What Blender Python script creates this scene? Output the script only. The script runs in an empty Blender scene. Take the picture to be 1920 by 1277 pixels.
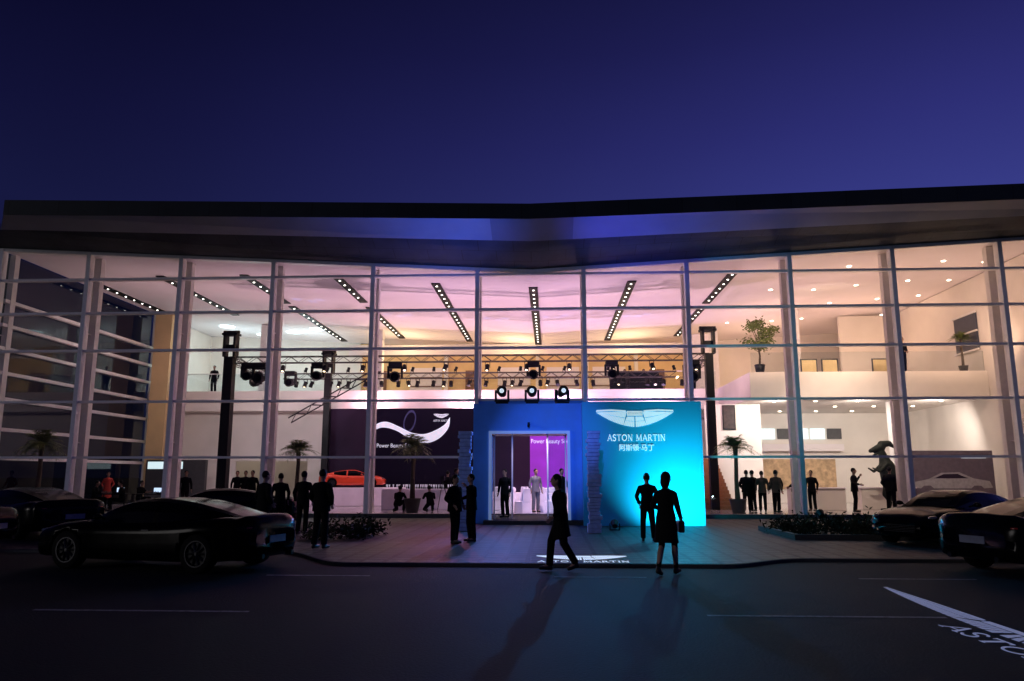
import bpy, bmesh, math, random
import numpy as np
from mathutils import Vector, Matrix
random.seed(7)
R=math.radians
scene=bpy.context.scene
COL=scene.collection
scene.view_settings.view_transform='Standard'
scene.view_settings.look='None'
scene.view_settings.exposure=0

# ------------------------------------------------------------ materials
def M(name,col,rough=.5,metal=0.,emis=None,estr=0.,var=.18,scale=6.,bump=0.,coat=0.,spec=.5):
    m=bpy.data.materials.new(name); m.use_nodes=True
    nt=m.node_tree; b=nt.nodes['Principled BSDF']
    tc=nt.nodes.new('ShaderNodeTexCoord')
    n=nt.nodes.new('ShaderNodeTexNoise'); n.inputs['Scale'].default_value=scale; n.inputs['Detail'].default_value=6
    nt.links.new(tc.outputs['Object'],n.inputs['Vector'])
    cr=nt.nodes.new('ShaderNodeValToRGB')
    cr.color_ramp.elements[0].position=.3; cr.color_ramp.elements[1].position=.7
    cr.color_ramp.elements[0].color=tuple(c*(1-var) for c in col)+(1,)
    cr.color_ramp.elements[1].color=tuple(min(1,c*(1+var)) for c in col)+(1,)
    nt.links.new(n.outputs['Fac'],cr.inputs['Fac']); nt.links.new(cr.outputs['Color'],b.inputs['Base Color'])
    mr=nt.nodes.new('ShaderNodeMapRange'); mr.inputs['To Min'].default_value=max(0,rough*.8); mr.inputs['To Max'].default_value=min(1,rough*1.2)
    nt.links.new(n.outputs['Fac'],mr.inputs['Value']); nt.links.new(mr.outputs['Result'],b.inputs['Roughness'])
    b.inputs['Metallic'].default_value=metal
    b.inputs['Specular IOR Level'].default_value=spec
    b.inputs['Coat Weight'].default_value=coat
    if emis:
        b.inputs['Emission Color'].default_value=tuple(emis)+(1,); b.inputs['Emission Strength'].default_value=estr
    if bump:
        bp=nt.nodes.new('ShaderNodeBump'); bp.inputs['Strength'].default_value=bump; bp.inputs['Distance'].default_value=.02
        nt.links.new(n.outputs['Fac'],bp.inputs['Height']); nt.links.new(bp.outputs['Normal'],b.inputs['Normal'])
    return m
def brick(name,c1,c2,mortar,scale,rough=.5,bw=.5,rh=.25,ms=.02,bump=.3,rot=(0,0,0),spec=.5,off=.5):
    m=M(name,c1,rough,spec=spec); nt=m.node_tree; b=nt.nodes['Principled BSDF']
    tc=nt.nodes.new('ShaderNodeTexCoord'); mp=nt.nodes.new('ShaderNodeMapping'); mp.inputs['Rotation'].default_value=rot
    nt.links.new(tc.outputs['Object'],mp.inputs['Vector'])
    br=nt.nodes.new('ShaderNodeTexBrick'); br.inputs['Scale'].default_value=scale; br.offset=off
    br.inputs['Color1'].default_value=c1+(1,); br.inputs['Color2'].default_value=c2+(1,); br.inputs['Mortar'].default_value=mortar+(1,)
    br.inputs['Brick Width'].default_value=bw; br.inputs['Row Height'].default_value=rh; br.inputs['Mortar Size'].default_value=ms
    nt.links.new(mp.outputs['Vector'],br.inputs['Vector'])
    nz=nt.nodes.new('ShaderNodeTexNoise'); nz.inputs['Scale'].default_value=1.3; nz.inputs['Detail'].default_value=5
    nt.links.new(tc.outputs['Object'],nz.inputs['Vector'])
    mx=nt.nodes.new('ShaderNodeMix'); mx.data_type='RGBA'; mx.blend_type='MULTIPLY'; mx.inputs[0].default_value=.5
    nt.links.new(br.outputs['Color'],mx.inputs[6]); nt.links.new(nz.outputs['Fac'],mx.inputs[7])
    nt.links.new(mx.outputs[2],b.inputs['Base Color'])
    bp=nt.nodes.new('ShaderNodeBump'); bp.inputs['Strength'].default_value=bump; bp.inputs['Distance'].default_value=.01; bp.invert=True
    nt.links.new(br.outputs['Fac'],bp.inputs['Height']); nt.links.new(bp.outputs['Normal'],b.inputs['Normal'])
    return m
def glassmat(name,tint=(.9,.94,.95),ior=1.45,rough=.01):
    m=bpy.data.materials.new(name); m.use_nodes=True; nt=m.node_tree
    nt.nodes.remove(nt.nodes['Principled BSDF']); out=nt.nodes['Material Output']
    t=nt.nodes.new('ShaderNodeBsdfTransparent'); t.inputs[0].default_value=tint+(1,)
    g=nt.nodes.new('ShaderNodeBsdfGlossy'); g.inputs['Roughness'].default_value=rough
    fr=nt.nodes.new('ShaderNodeFresnel'); fr.inputs['IOR'].default_value=ior
    ns=nt.nodes.new('ShaderNodeTexNoise'); ns.inputs['Scale'].default_value=.35
    bp=nt.nodes.new('ShaderNodeBump'); bp.inputs['Strength'].default_value=.03; bp.inputs['Distance'].default_value=.05
    tc=nt.nodes.new('ShaderNodeTexCoord'); nt.links.new(tc.outputs['Object'],ns.inputs['Vector'])
    nt.links.new(ns.outputs['Fac'],bp.inputs['Height']); nt.links.new(bp.outputs['Normal'],g.inputs['Normal'])
    mx=nt.nodes.new('ShaderNodeMixShader')
    nt.links.new(fr.outputs[0],mx.inputs[0]); nt.links.new(t.outputs[0],mx.inputs[1]); nt.links.new(g.outputs[0],mx.inputs[2])
    nt.links.new(mx.outputs[0],out.inputs['Surface']); return m
def emit(name,col,s):
    return M(name,(.6,.6,.6),.5,emis=col,estr=s)

m_asph=M('asphalt',(.014,.014,.015),.75,var=.5,scale=30,bump=.5,spec=.15)
m_ground=M('dark_ground',(.015,.015,.015),.8,spec=.2)
m_pave=brick('paving_brick',(.085,.085,.09),(.05,.05,.054),(.004,.004,.004),1.0,rough=.55,bw=.46,rh=.46,ms=.05,spec=.25,off=0)
m_kerb=M('kerb_stone',(.05,.05,.05),.7,bump=.3,scale=20,spec=.2)
m_line=M('worn_road_paint',(.22,.22,.22),.7,var=.6,scale=14)
m_fascia=brick('fascia_metal',(.028,.035,.038),(.022,.029,.032),(.012,.012,.012),1.0,rough=.55,bw=2.0,rh=3,ms=.012,bump=.2,spec=.2)
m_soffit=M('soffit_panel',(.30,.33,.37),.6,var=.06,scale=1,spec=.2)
m_soffm=M('soffit_shade_paint',(.19,.21,.25),.6,var=.06,scale=1,spec=.2)  # darker tone paints in the unlit gap between the blue uplights
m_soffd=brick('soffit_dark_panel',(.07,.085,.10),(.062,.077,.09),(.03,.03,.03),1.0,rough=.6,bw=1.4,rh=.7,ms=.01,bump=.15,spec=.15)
m_alu=M('white_aluminium',(.80,.78,.77),.4,var=.05)
m_col=M('white_column_paint',(.74,.71,.69),.45,var=.05)
m_ceil=M('ceiling_plaster',(.82,.76,.78),.8,var=.03,scale=.6)
m_wall=M('white_wall_plaster',(.80,.75,.69),.8,var=.06,scale=.8)
m_wallwarm=M('cream_wall_plaster',(.78,.57,.29),.7,var=.16,scale=.5)
m_tan=M('tan_textured_stone',(.55,.38,.22),.7,var=.35,scale=4,bump=.4)
m_door=M('walnut_door',(.20,.10,.05),.5,scale=8)
m_floor=brick('polished_floor_tile',(.62,.58,.58),(.58,.54,.55),(.35,.33,.33),1.0,rough=.12,bw=1.0,rh=1.0,ms=.008,bump=.05)
m_black=M('black_matt_metal',(.008,.008,.009),.6,spec=.25)
m_dark=M('dark_grey_metal',(.05,.05,.055),.45)
m_glass=glassmat('clear_glass',(.92,.95,.96),1.4)
m_glasss=glassmat('dark_side_glass',(.16,.19,.22),1.5)
m_glassd=glassmat('door_glass',(.85,.93,.95),1.35)
m_carglass=M('dark_car_glass',(.002,.002,.003),.10,spec=.12)
m_night=M('night_window_glass',(.05,.06,.09),.3,spec=.3)
m_blackpaint=M('black_car_paint',(.0012,.0012,.0016),.17,var=.05,spec=.05)
m_greypaint=M('dark_grey_car_paint',(.002,.0022,.003),.18,var=.05,spec=.09)
m_redpaint=M('red_orange_car_paint',(.75,.07,.02),.3,coat=.5,var=.05)
m_tyre=M('tyre_rubber',(.004,.004,.004),.85,spec=.08)
m_rim=M('alloy_rim',(.028,.028,.032),.4,metal=1)
m_plate=M('licence_plate',(.16,.17,.22),.5,spec=.2)
m_head=M('head_lamp_glass',(.08,.09,.11),.12,spec=.6)
m_tail=M('tail_lamp_red',(.2,.008,.008),.25)
m_blue=M('blue_portal_panel',(.08,.31,.86),.5,var=.14,scale=1.2)
m_bluew=M('pale_glow_panel',(.4,.55,.9),.5,var=.06,scale=1.5,emis=(.35,.55,1),estr=.22)  # glow added to brighten the doorway frame, which holds no lamp
m_cyan=M('cyan_panel',(.03,.52,.86),.5,var=.03,scale=.8)
m_block=M('icy_blue_block',(.32,.46,.90),.55,bump=.4,scale=9)
m_logo=M('silver_lit_letter',(.8,.85,.85),.3,emis=(.75,.95,1),estr=.55,var=.05)
m_logodark=M('letter_dark_edge',(.04,.2,.35),.4)
m_proj=M('painted_white_projection',(.2,.2,.22),.6,emis=(.62,.76,1),estr=.95,var=.3)
m_proj2=M('painted_grey_projection',(.04,.04,.05),.6,emis=(.42,.50,.95),estr=.27,var=.5,scale=1.5)
m_skin=M('skin',(.30,.17,.12),.6)
m_suit=M('black_cloth',(.005,.005,.006),.9,bump=.2,scale=60,spec=.08)
m_greysuit=M('grey_cloth',(.13,.13,.15),.8,bump=.2,scale=60)
m_brown=M('brown_cloth',(.05,.034,.024),.85,bump=.2,scale=60)
m_red=M('red_cloth',(.5,.05,.03),.8,bump=.2,scale=60)
m_hair=M('black_hair',(.007,.006,.005),.6,bump=.4,scale=50,spec=.15)
m_shoe=M('black_leather',(.01,.01,.01),.4,spec=.3)
m_eye=M('eye',(.05,.03,.02),.2)
m_bark=M('bark',(.08,.055,.035),.9,bump=.6,scale=20)
m_leaf=M('palm_leaf',(.12,.15,.03),.55,var=.5,scale=3)
m_leaf2=M('ficus_leaf',(.10,.13,.03),.55,var=.5,scale=3)
m_shrub=M('shrub_leaf',(.016,.022,.012),.7,var=.5,scale=3,spec=.2)
m_pot=M('dark_glazed_pot',(.02,.02,.022),.35)
m_cloth=M('white_table_cloth',(.85,.78,.85),.8,var=.05,bump=.2,scale=3)
m_lampw=emit('white_lamp',(1,.93,.82),7)
m_lampwarm=emit('warm_downlight',(1,.85,.6),12)
m_lampcool=emit('cool_ceiling_light',(.75,.97,1),2.2)
m_lensc=emit('cool_stage_lens',(.75,.9,1),.8)
m_lens=emit('amber_stage_lens',(1,.75,.45),3.5)
m_bdark=M('backdrop_dark_purple',(.006,.004,.014),.8,var=.15,scale=.5,spec=.1)
m_bplum=M('backdrop_plum_grey',(.030,.019,.038),.8,var=.15,scale=.5,spec=.1)
m_bpur=M('backdrop_glow_purple',(.16,.015,.34),.6,var=.3,scale=.8,emis=(.42,.03,.66),estr=.42)  # own glow painted in for the light on the print
m_btext=M('backdrop_glow_print',(.75,.80,.9),.6,emis=(.75,.88,1),estr=.45)  # print given a glow in place of light falling on it
m_bwing=M('backdrop_blue_grey_print',(.06,.07,.17),.7,spec=.1)
m_screen=M('laptop_screen',(.1,.1,.12),.3,emis=(.6,.75,1),estr=1.2)
m_wood=M('stair_wood',(.28,.11,.05),.5,scale=12)
m_paint=M('dark_canvas',(.04,.025,.025),.6,var=.6)
m_truss=M('truss_aluminium',(.07,.06,.055),.5,metal=.3)
m_dino=M('dark_green_sculpture',(.016,.024,.018),.6,bump=.4,scale=12,spec=.3)
m_glow=emit('cool_glow_panel',(.72,.95,1),.9)
m_pale=M('silver_grey_print',(.42,.42,.46),.6)
m_banner=M('banner_lilac_grey',(.15,.125,.165),.7)

# ------------------------------------------------------------ mesh builder
class MB:
    def __init__(s): s.v=[]; s.f=[]; s.m=[]
    def add(s,vs,fs,mi=0):
        o=len(s.v); s.v+= [tuple(p) for p in vs]; s.f+=[tuple(i+o for i in f) for f in fs]; s.m+=[mi]*len(fs); return s
    def box(s,x0,x1,y0,y1,z0,z1,mi=0):
        vs=[(x0,y0,z0),(x1,y0,z0),(x1,y1,z0),(x0,y1,z0),(x0,y0,z1),(x1,y0,z1),(x1,y1,z1),(x0,y1,z1)]
        return s.add(vs,[(0,3,2,1),(4,5,6,7),(0,1,5,4),(1,2,6,5),(2,3,7,6),(3,0,4,7)],mi)
    def cyl(s,p0,p1,r0,r1=None,n=12,mi=0):
        if r1 is None: r1=r0
        p0=Vector(p0); p1=Vector(p1); d=(p1-p0)
        if d.length<1e-6: return s
        d.normalize(); a=Vector((0,0,1)) if abs(d.z)<.9 else Vector((1,0,0))
        u=d.cross(a).normalized(); w=d.cross(u)
        vs=[]
        for p,r in ((p0,r0),(p1,r1)):
            for i in range(n):
                t=2*math.pi*i/n; vs.append(p+u*math.cos(t)*r+w*math.sin(t)*r)
        fs=[(i,(i+1)%n,n+(i+1)%n,n+i) for i in range(n)]+[tuple(range(n))[::-1],tuple(range(n,2*n))]
        return s.add(vs,fs,mi)
    def ell(s,c,rx,ry=None,rz=None,nu=14,nv=9,mi=0):
        ry=ry or rx; rz=rz or rx
        vs=[(c[0],c[1],c[2]-rz)]
        for j in range(1,nv):
            ph=-math.pi/2+math.pi*j/nv
            for i in range(nu):
                t=2*math.pi*i/nu; vs.append((c[0]+rx*math.cos(ph)*math.cos(t),c[1]+ry*math.cos(ph)*math.sin(t),c[2]+rz*math.sin(ph)))
        vs.append((c[0],c[1],c[2]+rz)); L=len(vs)-1; fs=[]
        for i in range(nu): fs.append((0,1+(i+1)%nu,1+i))
        for j in range(nv-2):
            for i in range(nu):
                a=1+j*nu+i; b=1+j*nu+(i+1)%nu; fs.append((a,b,b+nu,a+nu))
        o=1+(nv-2)*nu
        for i in range(nu): fs.append((o+i,o+(i+1)%nu,L))
        return s.add(vs,fs,mi)
    def cap(s,p0,p1,r0,r1,n=12):
        s.cyl(p0,p1,r0,r1,n); s.ell(p0,r0,nu=n,nv=8); s.ell(p1,r1,nu=n,nv=8); return s
    def loft(s,rings,mi=0,caps=True):
        n=len(rings[0]); vs=[p for r in rings for p in r]; fs=[]
        for j in range(len(rings)-1):
            for i in range(n):
                a=j*n+i; b=j*n+(i+1)%n; fs.append((a,b,b+n,a+n))
        if caps:
            fs.append(tuple(range(n))[::-1]); fs.append(tuple((len(rings)-1)*n+i for i in range(n)))
        return s.add(vs,fs,mi)
    def tube(s,pts,rx,ry,n=16,mi=0):
        rings=[]; P=[Vector(p) for p in pts]
        for k,p in enumerate(P):
            d=(P[min(k+1,len(P)-1)]-P[max(k-1,0)]).normalized()
            u=Vector((1,0,0)); u=(u-d*u.dot(d)).normalized(); w=d.cross(u)
            rings.append([p+u*math.cos(2*math.pi*i/n)*rx[k]+w*math.sin(2*math.pi*i/n)*ry[k] for i in range(n)])
        return s.loft(rings,mi)
    def mesh(s,name,mats,smooth=False):
        me=bpy.data.meshes.new(name); me.from_pydata(s.v,[],s.f)
        if not isinstance(mats,(list,tuple)): mats=[mats]
        for m in mats: me.materials.append(m)
        me.polygons.foreach_set('material_index',s.m)
        if smooth: me.polygons.foreach_set('use_smooth',[True]*len(me.polygons))
        me.update(); return me
def bake(me,mods):
    o=bpy.data.objects.new('tmp',me); COL.objects.link(o)
    for t,kw in mods:
        md=o.modifiers.new(t,t)
        for k,v in kw.items(): setattr(md,k,v)
    bpy.context.view_layer.update()
    dg=bpy.context.evaluated_depsgraph_get()
    nm=bpy.data.meshes.new_from_object(o.evaluated_get(dg))
    nm.materials.clear()
    for m in me.materials: nm.materials.append(m)
    bpy.data.objects.remove(o); return nm
def bev(me,w=.01,seg=2): return bake(me,[('BEVEL',dict(width=w,segments=seg,limit_method='ANGLE'))])
def empty(name,loc,label=None,cat=None,group=None,rot=0,scale=1):
    e=bpy.data.objects.new(name,None); e.location=loc; e.rotation_euler=(0,0,rot); e.empty_display_size=.2
    if scale!=1: e.scale=(scale,)*3
    COL.objects.link(e)
    if label: e['label']=label
    if cat: e['category']=cat
    if group: e['group']=group
    return e
def ob(name,me,parent=None,loc=(0,0,0),rot=(0,0,0),label=None,cat=None,group=None,kind=None,scale=1):
    o=bpy.data.objects.new(name,me); COL.objects.link(o); o.location=loc; o.rotation_euler=rot
    if scale!=1: o.scale=(scale,)*3 if not isinstance(scale,tuple) else scale
    if parent: o.parent=parent
    if label: o['label']=label
    if cat: o['category']=cat
    if group: o['group']=group
    if kind: o['kind']=kind
    return o
def wp(name,mb,mats,parent,smooth=False,label=None,**k):
    """part given in world coordinates under an unrotated empty"""
    me=mb.mesh(name,mats,smooth)
    l=parent.location
    me.transform(Matrix.Translation((-l[0],-l[1],-l[2])))
    return ob(name,me,parent,label=label,**k)
def place(tpl,name,loc,rot=0,label='',cat='',group=None,scale=1):
    e=empty(name,loc,label,cat,group,rot,scale)
    for p in tpl:
        o=ob(p[0],p[1],e,p[2] if len(p)>2 else (0,0,0),p[3] if len(p)>3 else (0,0,0))
        if len(p)>4:
            for q in p[4]: ob(q[0],q[1],o,q[2] if len(q)>2 else (0,0,0))
    return e
def light(kind,loc,e,col,r=.03,target=None,size=90,blend=.5,name='lamp'):
    l=bpy.data.lights.new(name,kind); l.energy=e; l.color=col
    if kind!='SUN': l.shadow_soft_size=r
    if kind=='SPOT': l.spot_size=R(size); l.spot_blend=blend
    o=bpy.data.objects.new(name,l); o.location=loc; COL.objects.link(o)
    if target is not None:
        o.rotation_euler=(Vector(target)-Vector(loc)).to_track_quat('-Z','Y').to_euler()
    return o
def textmesh(txt,size,mat,ext=.01,sx=1.0,align='CENTER'):
    c=bpy.data.curves.new('t','FONT'); c.body=txt; c.size=size; c.extrude=ext; c.align_x=align; c.align_y='CENTER'
    o=bpy.data.objects.new('t',c); COL.objects.link(o)
    bpy.context.view_layer.update()
    me=bpy.data.meshes.new_from_object(o.evaluated_get(bpy.context.evaluated_depsgraph_get()))
    bpy.data.objects.remove(o); me.materials.clear(); me.materials.append(mat)
    me.transform(Matrix.Diagonal((sx,1,1,1))); return me
# serif capitals built from strokes
def arcp(cx,cy,rx,ry,a0,a1,n=10): return [(cx+rx*math.cos(R(a0+(a1-a0)*i/n)),cy+ry*math.sin(R(a0+(a1-a0)*i/n))) for i in range(n+1)]
GL={
 'A':(.82,[([(.02,0),(.42,1)],.07),([(.40,1),(.80,0)],.13),([(.17,.33),(.64,.33)],.07),([(-.08,.025),(.16,.025)],.05),([(.66,.025),(.93,.025)],.05)]),
 'S':(.60,[(arcp(.30,.74,.23,.23,20,270,12)+arcp(.29,.26,.25,.26,90,-160,12)[1:],.10)]),
 'T':(.78,[([(0,.96),(.78,.96)],.08),([(.39,0),(.39,.96)],.13),([(.26,.025),(.52,.025)],.05),([(.025,.8),(.025,1)],.05),([(.755,.8),(.755,1)],.05)]),
 'O':(.96,[(arcp(.48,.5,.42,.46,0,360,28),.10)]),
 'N':(.86,[([(.12,0),(.12,1)],.07),([(.12,1),(.76,0)],.13),([(.76,0),(.76,1)],.07),([(0,.025),(.24,.025)],.05),([(.64,.975),(.88,.975)],.05),([(-.02,.975),(.14,.975)],.05)]),
 'M':(1.06,[([(.12,0),(.14,1)],.07),([(.14,1),(.52,.08)],.12),([(.52,.08),(.92,1)],.07),([(.92,1),(.94,0)],.13),([(0,.025),(.24,.025)],.05),([(.81,.025),(1.07,.025)],.05)]),
 'R':(.80,[([(.14,0),(.14,1)],.13),([(.14,.955),(.38,.955)]+arcp(.38,.73,.23,.225,90,-90,10)+[(.14,.505)],.08),([(.36,.5),(.74,0)],.12),([(.01,.025),(.27,.025)],.05),([(.66,.025),(.86,.025)],.05)]),
 'I':(.30,[([(.15,0),(.15,1)],.13),([(.02,.025),(.28,.025)],.05),([(.02,.975),(.28,.975)],.05)]),
 ' ':(.38,[])}
def serif(txt,size,mat,depth=.01,width=None):
    mb=MB(); x=0; k=0
    for ch in txt:
        w_,st=GL[ch]
        for pts,t in st:
            k+=1; dz=depth+.0004*(k%9)
            for a,b in zip(pts[:-1],pts[1:]):
                a_=Vector(a);b_=Vector(b); d=(b_-a_); 
                if d.length<1e-6: continue
                d.normalize(); nn=Vector((-d.y,d.x))*t/2; e_=d*(t*.12)
                q=[a_-e_-nn,b_+e_-nn,b_+e_+nn,a_-e_+nn]
                vs=[((p.x+x)*size,(p.y-.5)*size,0) for p in q]+[((p.x+x)*size,(p.y-.5)*size,dz) for p in q]
                mb.add(vs,[(4,5,6,7),(0,3,2,1),(0,1,5,4),(1,2,6,5),(2,3,7,6),(3,0,4,7)])
        x+=w_+.16
    tot=(x-.16)*size; sx=(width/tot) if width else 1
    me=mb.mesh('lettering',mat); me.transform(Matrix.Diagonal((sx,1,1,1))@Matrix.Translation((-tot/2,0,0))); return me
def wings(w,h,mat,depth=.01,fill=.74):
    """wide feathered winged emblem in the local XY plane"""
    mb=MB()
    def pl(pts,dd=0):
        n=len(pts); vs=[(x*w/2,y*h,0) for x,y in pts]+[(x*w/2,y*h,depth+dd) for x,y in pts]
        fs=[tuple(range(n,2*n)),tuple(range(n))[::-1]]+[(i,(i+1)%n,n+(i+1)%n,n+i) for i in range(n)]
        mb.add(vs,fs)
    for sg in (1,-1):
        N=24
        # root of each feather runs along a slightly bowed line under the leading edge, tips trail down and outwards
        def A(s):
            x=.015+.84*s**1.05; return (x,.12 if x<.20 else .38+.04*math.sin(3*s))
        def Bp(s):
            return (.02+.98*s**.90,-.50+.88*s**1.12-.10*math.sin(math.pi*s))
        for i in range(N):
            s0=i/N; s1=s0+(1/N)*fill
            a=A(s0); b=(A(s1)[0],a[1]); c,d=Bp(s1),Bp(s0)
            def L(p,q,t): return (p[0]+(q[0]-p[0])*t,p[1]+(q[1]-p[1])*t)
            for t0,t1 in ((0,.44),(.48,1.0)):
                pl([(sg*x,y) for x,y in (L(a,d,t0),L(a,d,t1),L(b,c,t1),L(b,c,t0))][::sg])
        pl([(sg*x,y) for x,y in ((.23,.42),(.6,.47),(1.0,.42),(.985,.52),(.60,.56),(.23,.50))][::sg],.0006)
    pl([(-.20,.18),(.20,.18),(.20,.46),(-.20,.46)],.002)
    return mb.mesh('emblem',mat)

# ------------------------------------------------------------ world & camera
w=bpy.data.worlds.new('World'); scene.world=w; w.use_nodes=True; nt=w.node_tree
bg=nt.nodes['Background']
tc=nt.nodes.new('ShaderNodeTexCoord'); sp=nt.nodes.new('ShaderNodeSeparateXYZ'); nt.links.new(tc.outputs['Generated'],sp.inputs[0])
cr=nt.nodes.new('ShaderNodeValToRGB'); nt.links.new(sp.outputs['Z'],cr.inputs['Fac'])
e=cr.color_ramp.elements
e[0].position=0.0; e[0].color=(.010,.015,.055,1)
e[1].position=.62; e[1].color=(.0045,.0046,.028,1)
for p,c in ((.14,(.017,.025,.095)),(.30,(.024,.028,.150)),(.40,(.0165,.0175,.110)),(.50,(.0098,.0100,.066))):
    q=cr.color_ramp.elements.new(p); q.color=c+(1,)
mr=nt.nodes.new('ShaderNodeMapRange'); mr.inputs['From Min'].default_value=-.62; mr.inputs['From Max'].default_value=.55
mr.interpolation_type='SMOOTHSTEP'
mr.inputs['To Min'].default_value=.32; mr.inputs['To Max'].default_value=1.6
nt.links.new(sp.outputs['X'],mr.inputs['Value'])
nz=nt.nodes.new('ShaderNodeTexNoise'); nz.inputs['Scale'].default_value=2.2; nz.inputs['Detail'].default_value=3
nt.links.new(tc.outputs['Generated'],nz.inputs['Vector'])
mr2=nt.nodes.new('ShaderNodeMapRange'); mr2.inputs['To Min'].default_value=.85; mr2.inputs['To Max'].default_value=1.15
nt.links.new(nz.outputs['Fac'],mr2.inputs['Value'])
mu=nt.nodes.new('ShaderNodeMath'); mu.operation='MULTIPLY'; nt.links.new(mr.outputs[0],mu.inputs[0]); nt.links.new(mr2.outputs[0],mu.inputs[1])
vm=nt.nodes.new('ShaderNodeVectorMath'); vm.operation='SCALE'; nt.links.new(cr.outputs['Color'],vm.inputs[0]); nt.links.new(mu.outputs[0],vm.inputs['Scale'])
nt.links.new(vm.outputs[0],bg.inputs['Color']); bg.inputs['Strength'].default_value=1

cam=bpy.data.cameras.new('camera'); cam.lens=27.19; cam.sensor_width=36; cam.clip_end=2000
co=bpy.data.objects.new('camera',cam); co.location=(0,0,1.62); co.rotation_euler=(R(90+9.96),0,R(2.8)); COL.objects.link(co); scene.camera=co

# ------------------------------------------------------------ ground, road, pavement
mb=MB(); mb.add([(-600,-300,0),(600,-300,0),(600,900,0),(-600,900,0)],[(0,1,2,3)])
ob('ground',mb.mesh('ground',m_ground),loc=(0,0,-.08),kind='structure',label='dark flat ground around the showroom')
mb=MB(); mb.add([(-90,-14,0),(90,-14,0),(90,18,0),(-90,18,0)],[(0,1,2,3)])
ob('road',mb.mesh('road',m_asph),loc=(0,0,-.06),kind='structure',label='dark asphalt road in front of the showroom')
def sm(a,b,n=8):
    return [(a[0]+(b[0]-a[0])*t,a[1]+(b[1]-a[1])*(3*t*t-2*t**3)) for t in [k/n for k in range(n+1)]]
edge=[(-90,17.3)]+sm((-6.0,17.3),(-3.9,15.05))+sm((3.2,15.05),(5.0,16.2))+[(90,16.2)]
n=len(edge)
mb=MB(); vs=[(x,y+.15,0) for x,y in edge]+[(x,70,0) for x,y in edge]
mb.add(vs,[(i,i+1,n+i+1,n+i) for i in range(n-1)])
ob('pavement',mb.mesh('pavement',m_pave),kind='structure',label='brick paved forecourt in front of the showroom')
mb=MB(); rings=[]
for i,(x,y) in enumerate(edge): rings.append([(x,y,-.07),(x,y,-.01),(x,y+.02,.004),(x,y+.15,.004),(x,y+.15,-.07)])
mb.loft(rings); ob('kerb',mb.mesh('kerb',m_kerb),kind='structure',label='low stone kerb along the forecourt')
for x0,x1,y in ((-4.9,-3.1,13.6),(.05,1.6,13.6),(5.1,7.0,13.6),(1.9,4.75,10.0),(-6.6,-3.8,10.0),(-12,-9,10.0)):
    mb=MB(); mb.add([(x0,y-.045,0),(x1,y-.045,0),(x1,y+.045,0),(x0,y+.045,0)],[(0,1,2,3)])
    ob('road_marking',mb.mesh('road_marking',m_line),loc=(0,0,-.055),kind='structure',label='worn white lane dash on asphalt')

# emblem projections on the ground, their light painted as thin glowing decals
e=empty('projection_decal',(.62,15.5,.006),'white winged emblem and lettering, projected light painted as glowing decals on the paving','painted light projection')
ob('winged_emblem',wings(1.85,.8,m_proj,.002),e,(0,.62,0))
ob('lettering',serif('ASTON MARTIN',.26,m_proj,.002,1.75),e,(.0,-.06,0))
e=empty('projection_decal',(4.95,9.0,-.052),'long pale winged emblem and lettering, projected light painted as glowing decals on the asphalt','painted light projection',rot=R(-90))
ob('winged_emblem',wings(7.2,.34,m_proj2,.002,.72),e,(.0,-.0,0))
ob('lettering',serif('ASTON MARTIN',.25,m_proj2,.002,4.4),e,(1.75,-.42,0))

# ------------------------------------------------------------ the showroom building
XC=-.7
zt=lambda x:10.05+.055*abs(x-XC)
zf=lambda x:11.14+.025*abs(x-XC)
zc=lambda x:10.70+.038*abs(x-XC)
B=empty('showroom_building',(0,31.3,0),'two-storey glass-fronted showroom lit inside under a shallow V roof','building')
ML=[-27.6,-23.6,-19.69,-15.63,-11.62,-7.36,-2.97,1.44,5.67,9.85,13.98,18.26,22.5]
ZR=[.13,2.38,4.67,6.82,8.43,9.91]
XL,XR=-23.6,26.0
for i,x in enumerate(ML[1:]):
    mb=MB(); mb.box(x-.085,x+.085,31.12,31.46,0,zt(x)); wp('mullion',mb,m_alu,B)
    if x<22:
        mb=MB(); wd=.12 if abs(x-XC)<9 else .18
        mb.box(x-wd,x+wd,31.8,32.1,.1,zt(x)-.1)
        mb.cyl((x,31.45,3),(x,31.8,3),.03,n=8); mb.cyl((x,31.45,7.6),(x,31.8,7.6),.03,n=8)
        wp('column',mb,m_col,B)
for z in ZR[1:]:
    for xa,xb in (((XL-.03,-3.06),(1.53,XR)) if z<3 else ((XL-.03,XR),)):
        mb=MB(); mb.box(xa,xb,31.17,31.43,z-.045,z+.045); wp('transom',mb,m_alu,B)
mb=MB(); mb.box(XL-.1,XR,31.1,31.5,0,.16); wp('plinth',mb,m_dark,B)
mb=MB(); xs=[XL-.1,XC,XR]
mb.loft([[(x,31.14,zt(x)-.10),(x,31.5,zt(x)-.10),(x,31.5,zt(x)+.1),(x,31.14,zt(x)+.1)] for x in xs]); wp('head_beam',mb,m_alu,B)
for i in range(1,len(ML)-1):
    x0,x1=ML[i]+.086,ML[i+1]-.086
    for j in range(len(ZR)):
        z0=ZR[j]+.046
        if j<len(ZR)-1: za=zb=ZR[j+1]-.046
        else: za,zb=zt(x0)-.1,zt(x1)-.1
        if za<=z0+.02 and zb<=z0+.02: continue
        if (j<=1) and -3.1<ML[i]<-2.5: continue
        mb=MB(); mb.add([(x0,31.3,z0),(x1,31.3,z0),(x1,31.3,max(zb,z0+.01)),(x0,31.3,max(za,z0+.01))],[(0,1,2,3)])
        wp('window_pane',mb,m_glass,B)
ZS=[2.38,3.6,4.9,6.0,7.05,8.05,9.1]
YS=[31.5,37.8,44.2]
mb=MB(); mb.box(XL-.1,XL+.05,37.73,37.87,0,11.2); wp('mullion',mb,m_dark,B)
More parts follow.
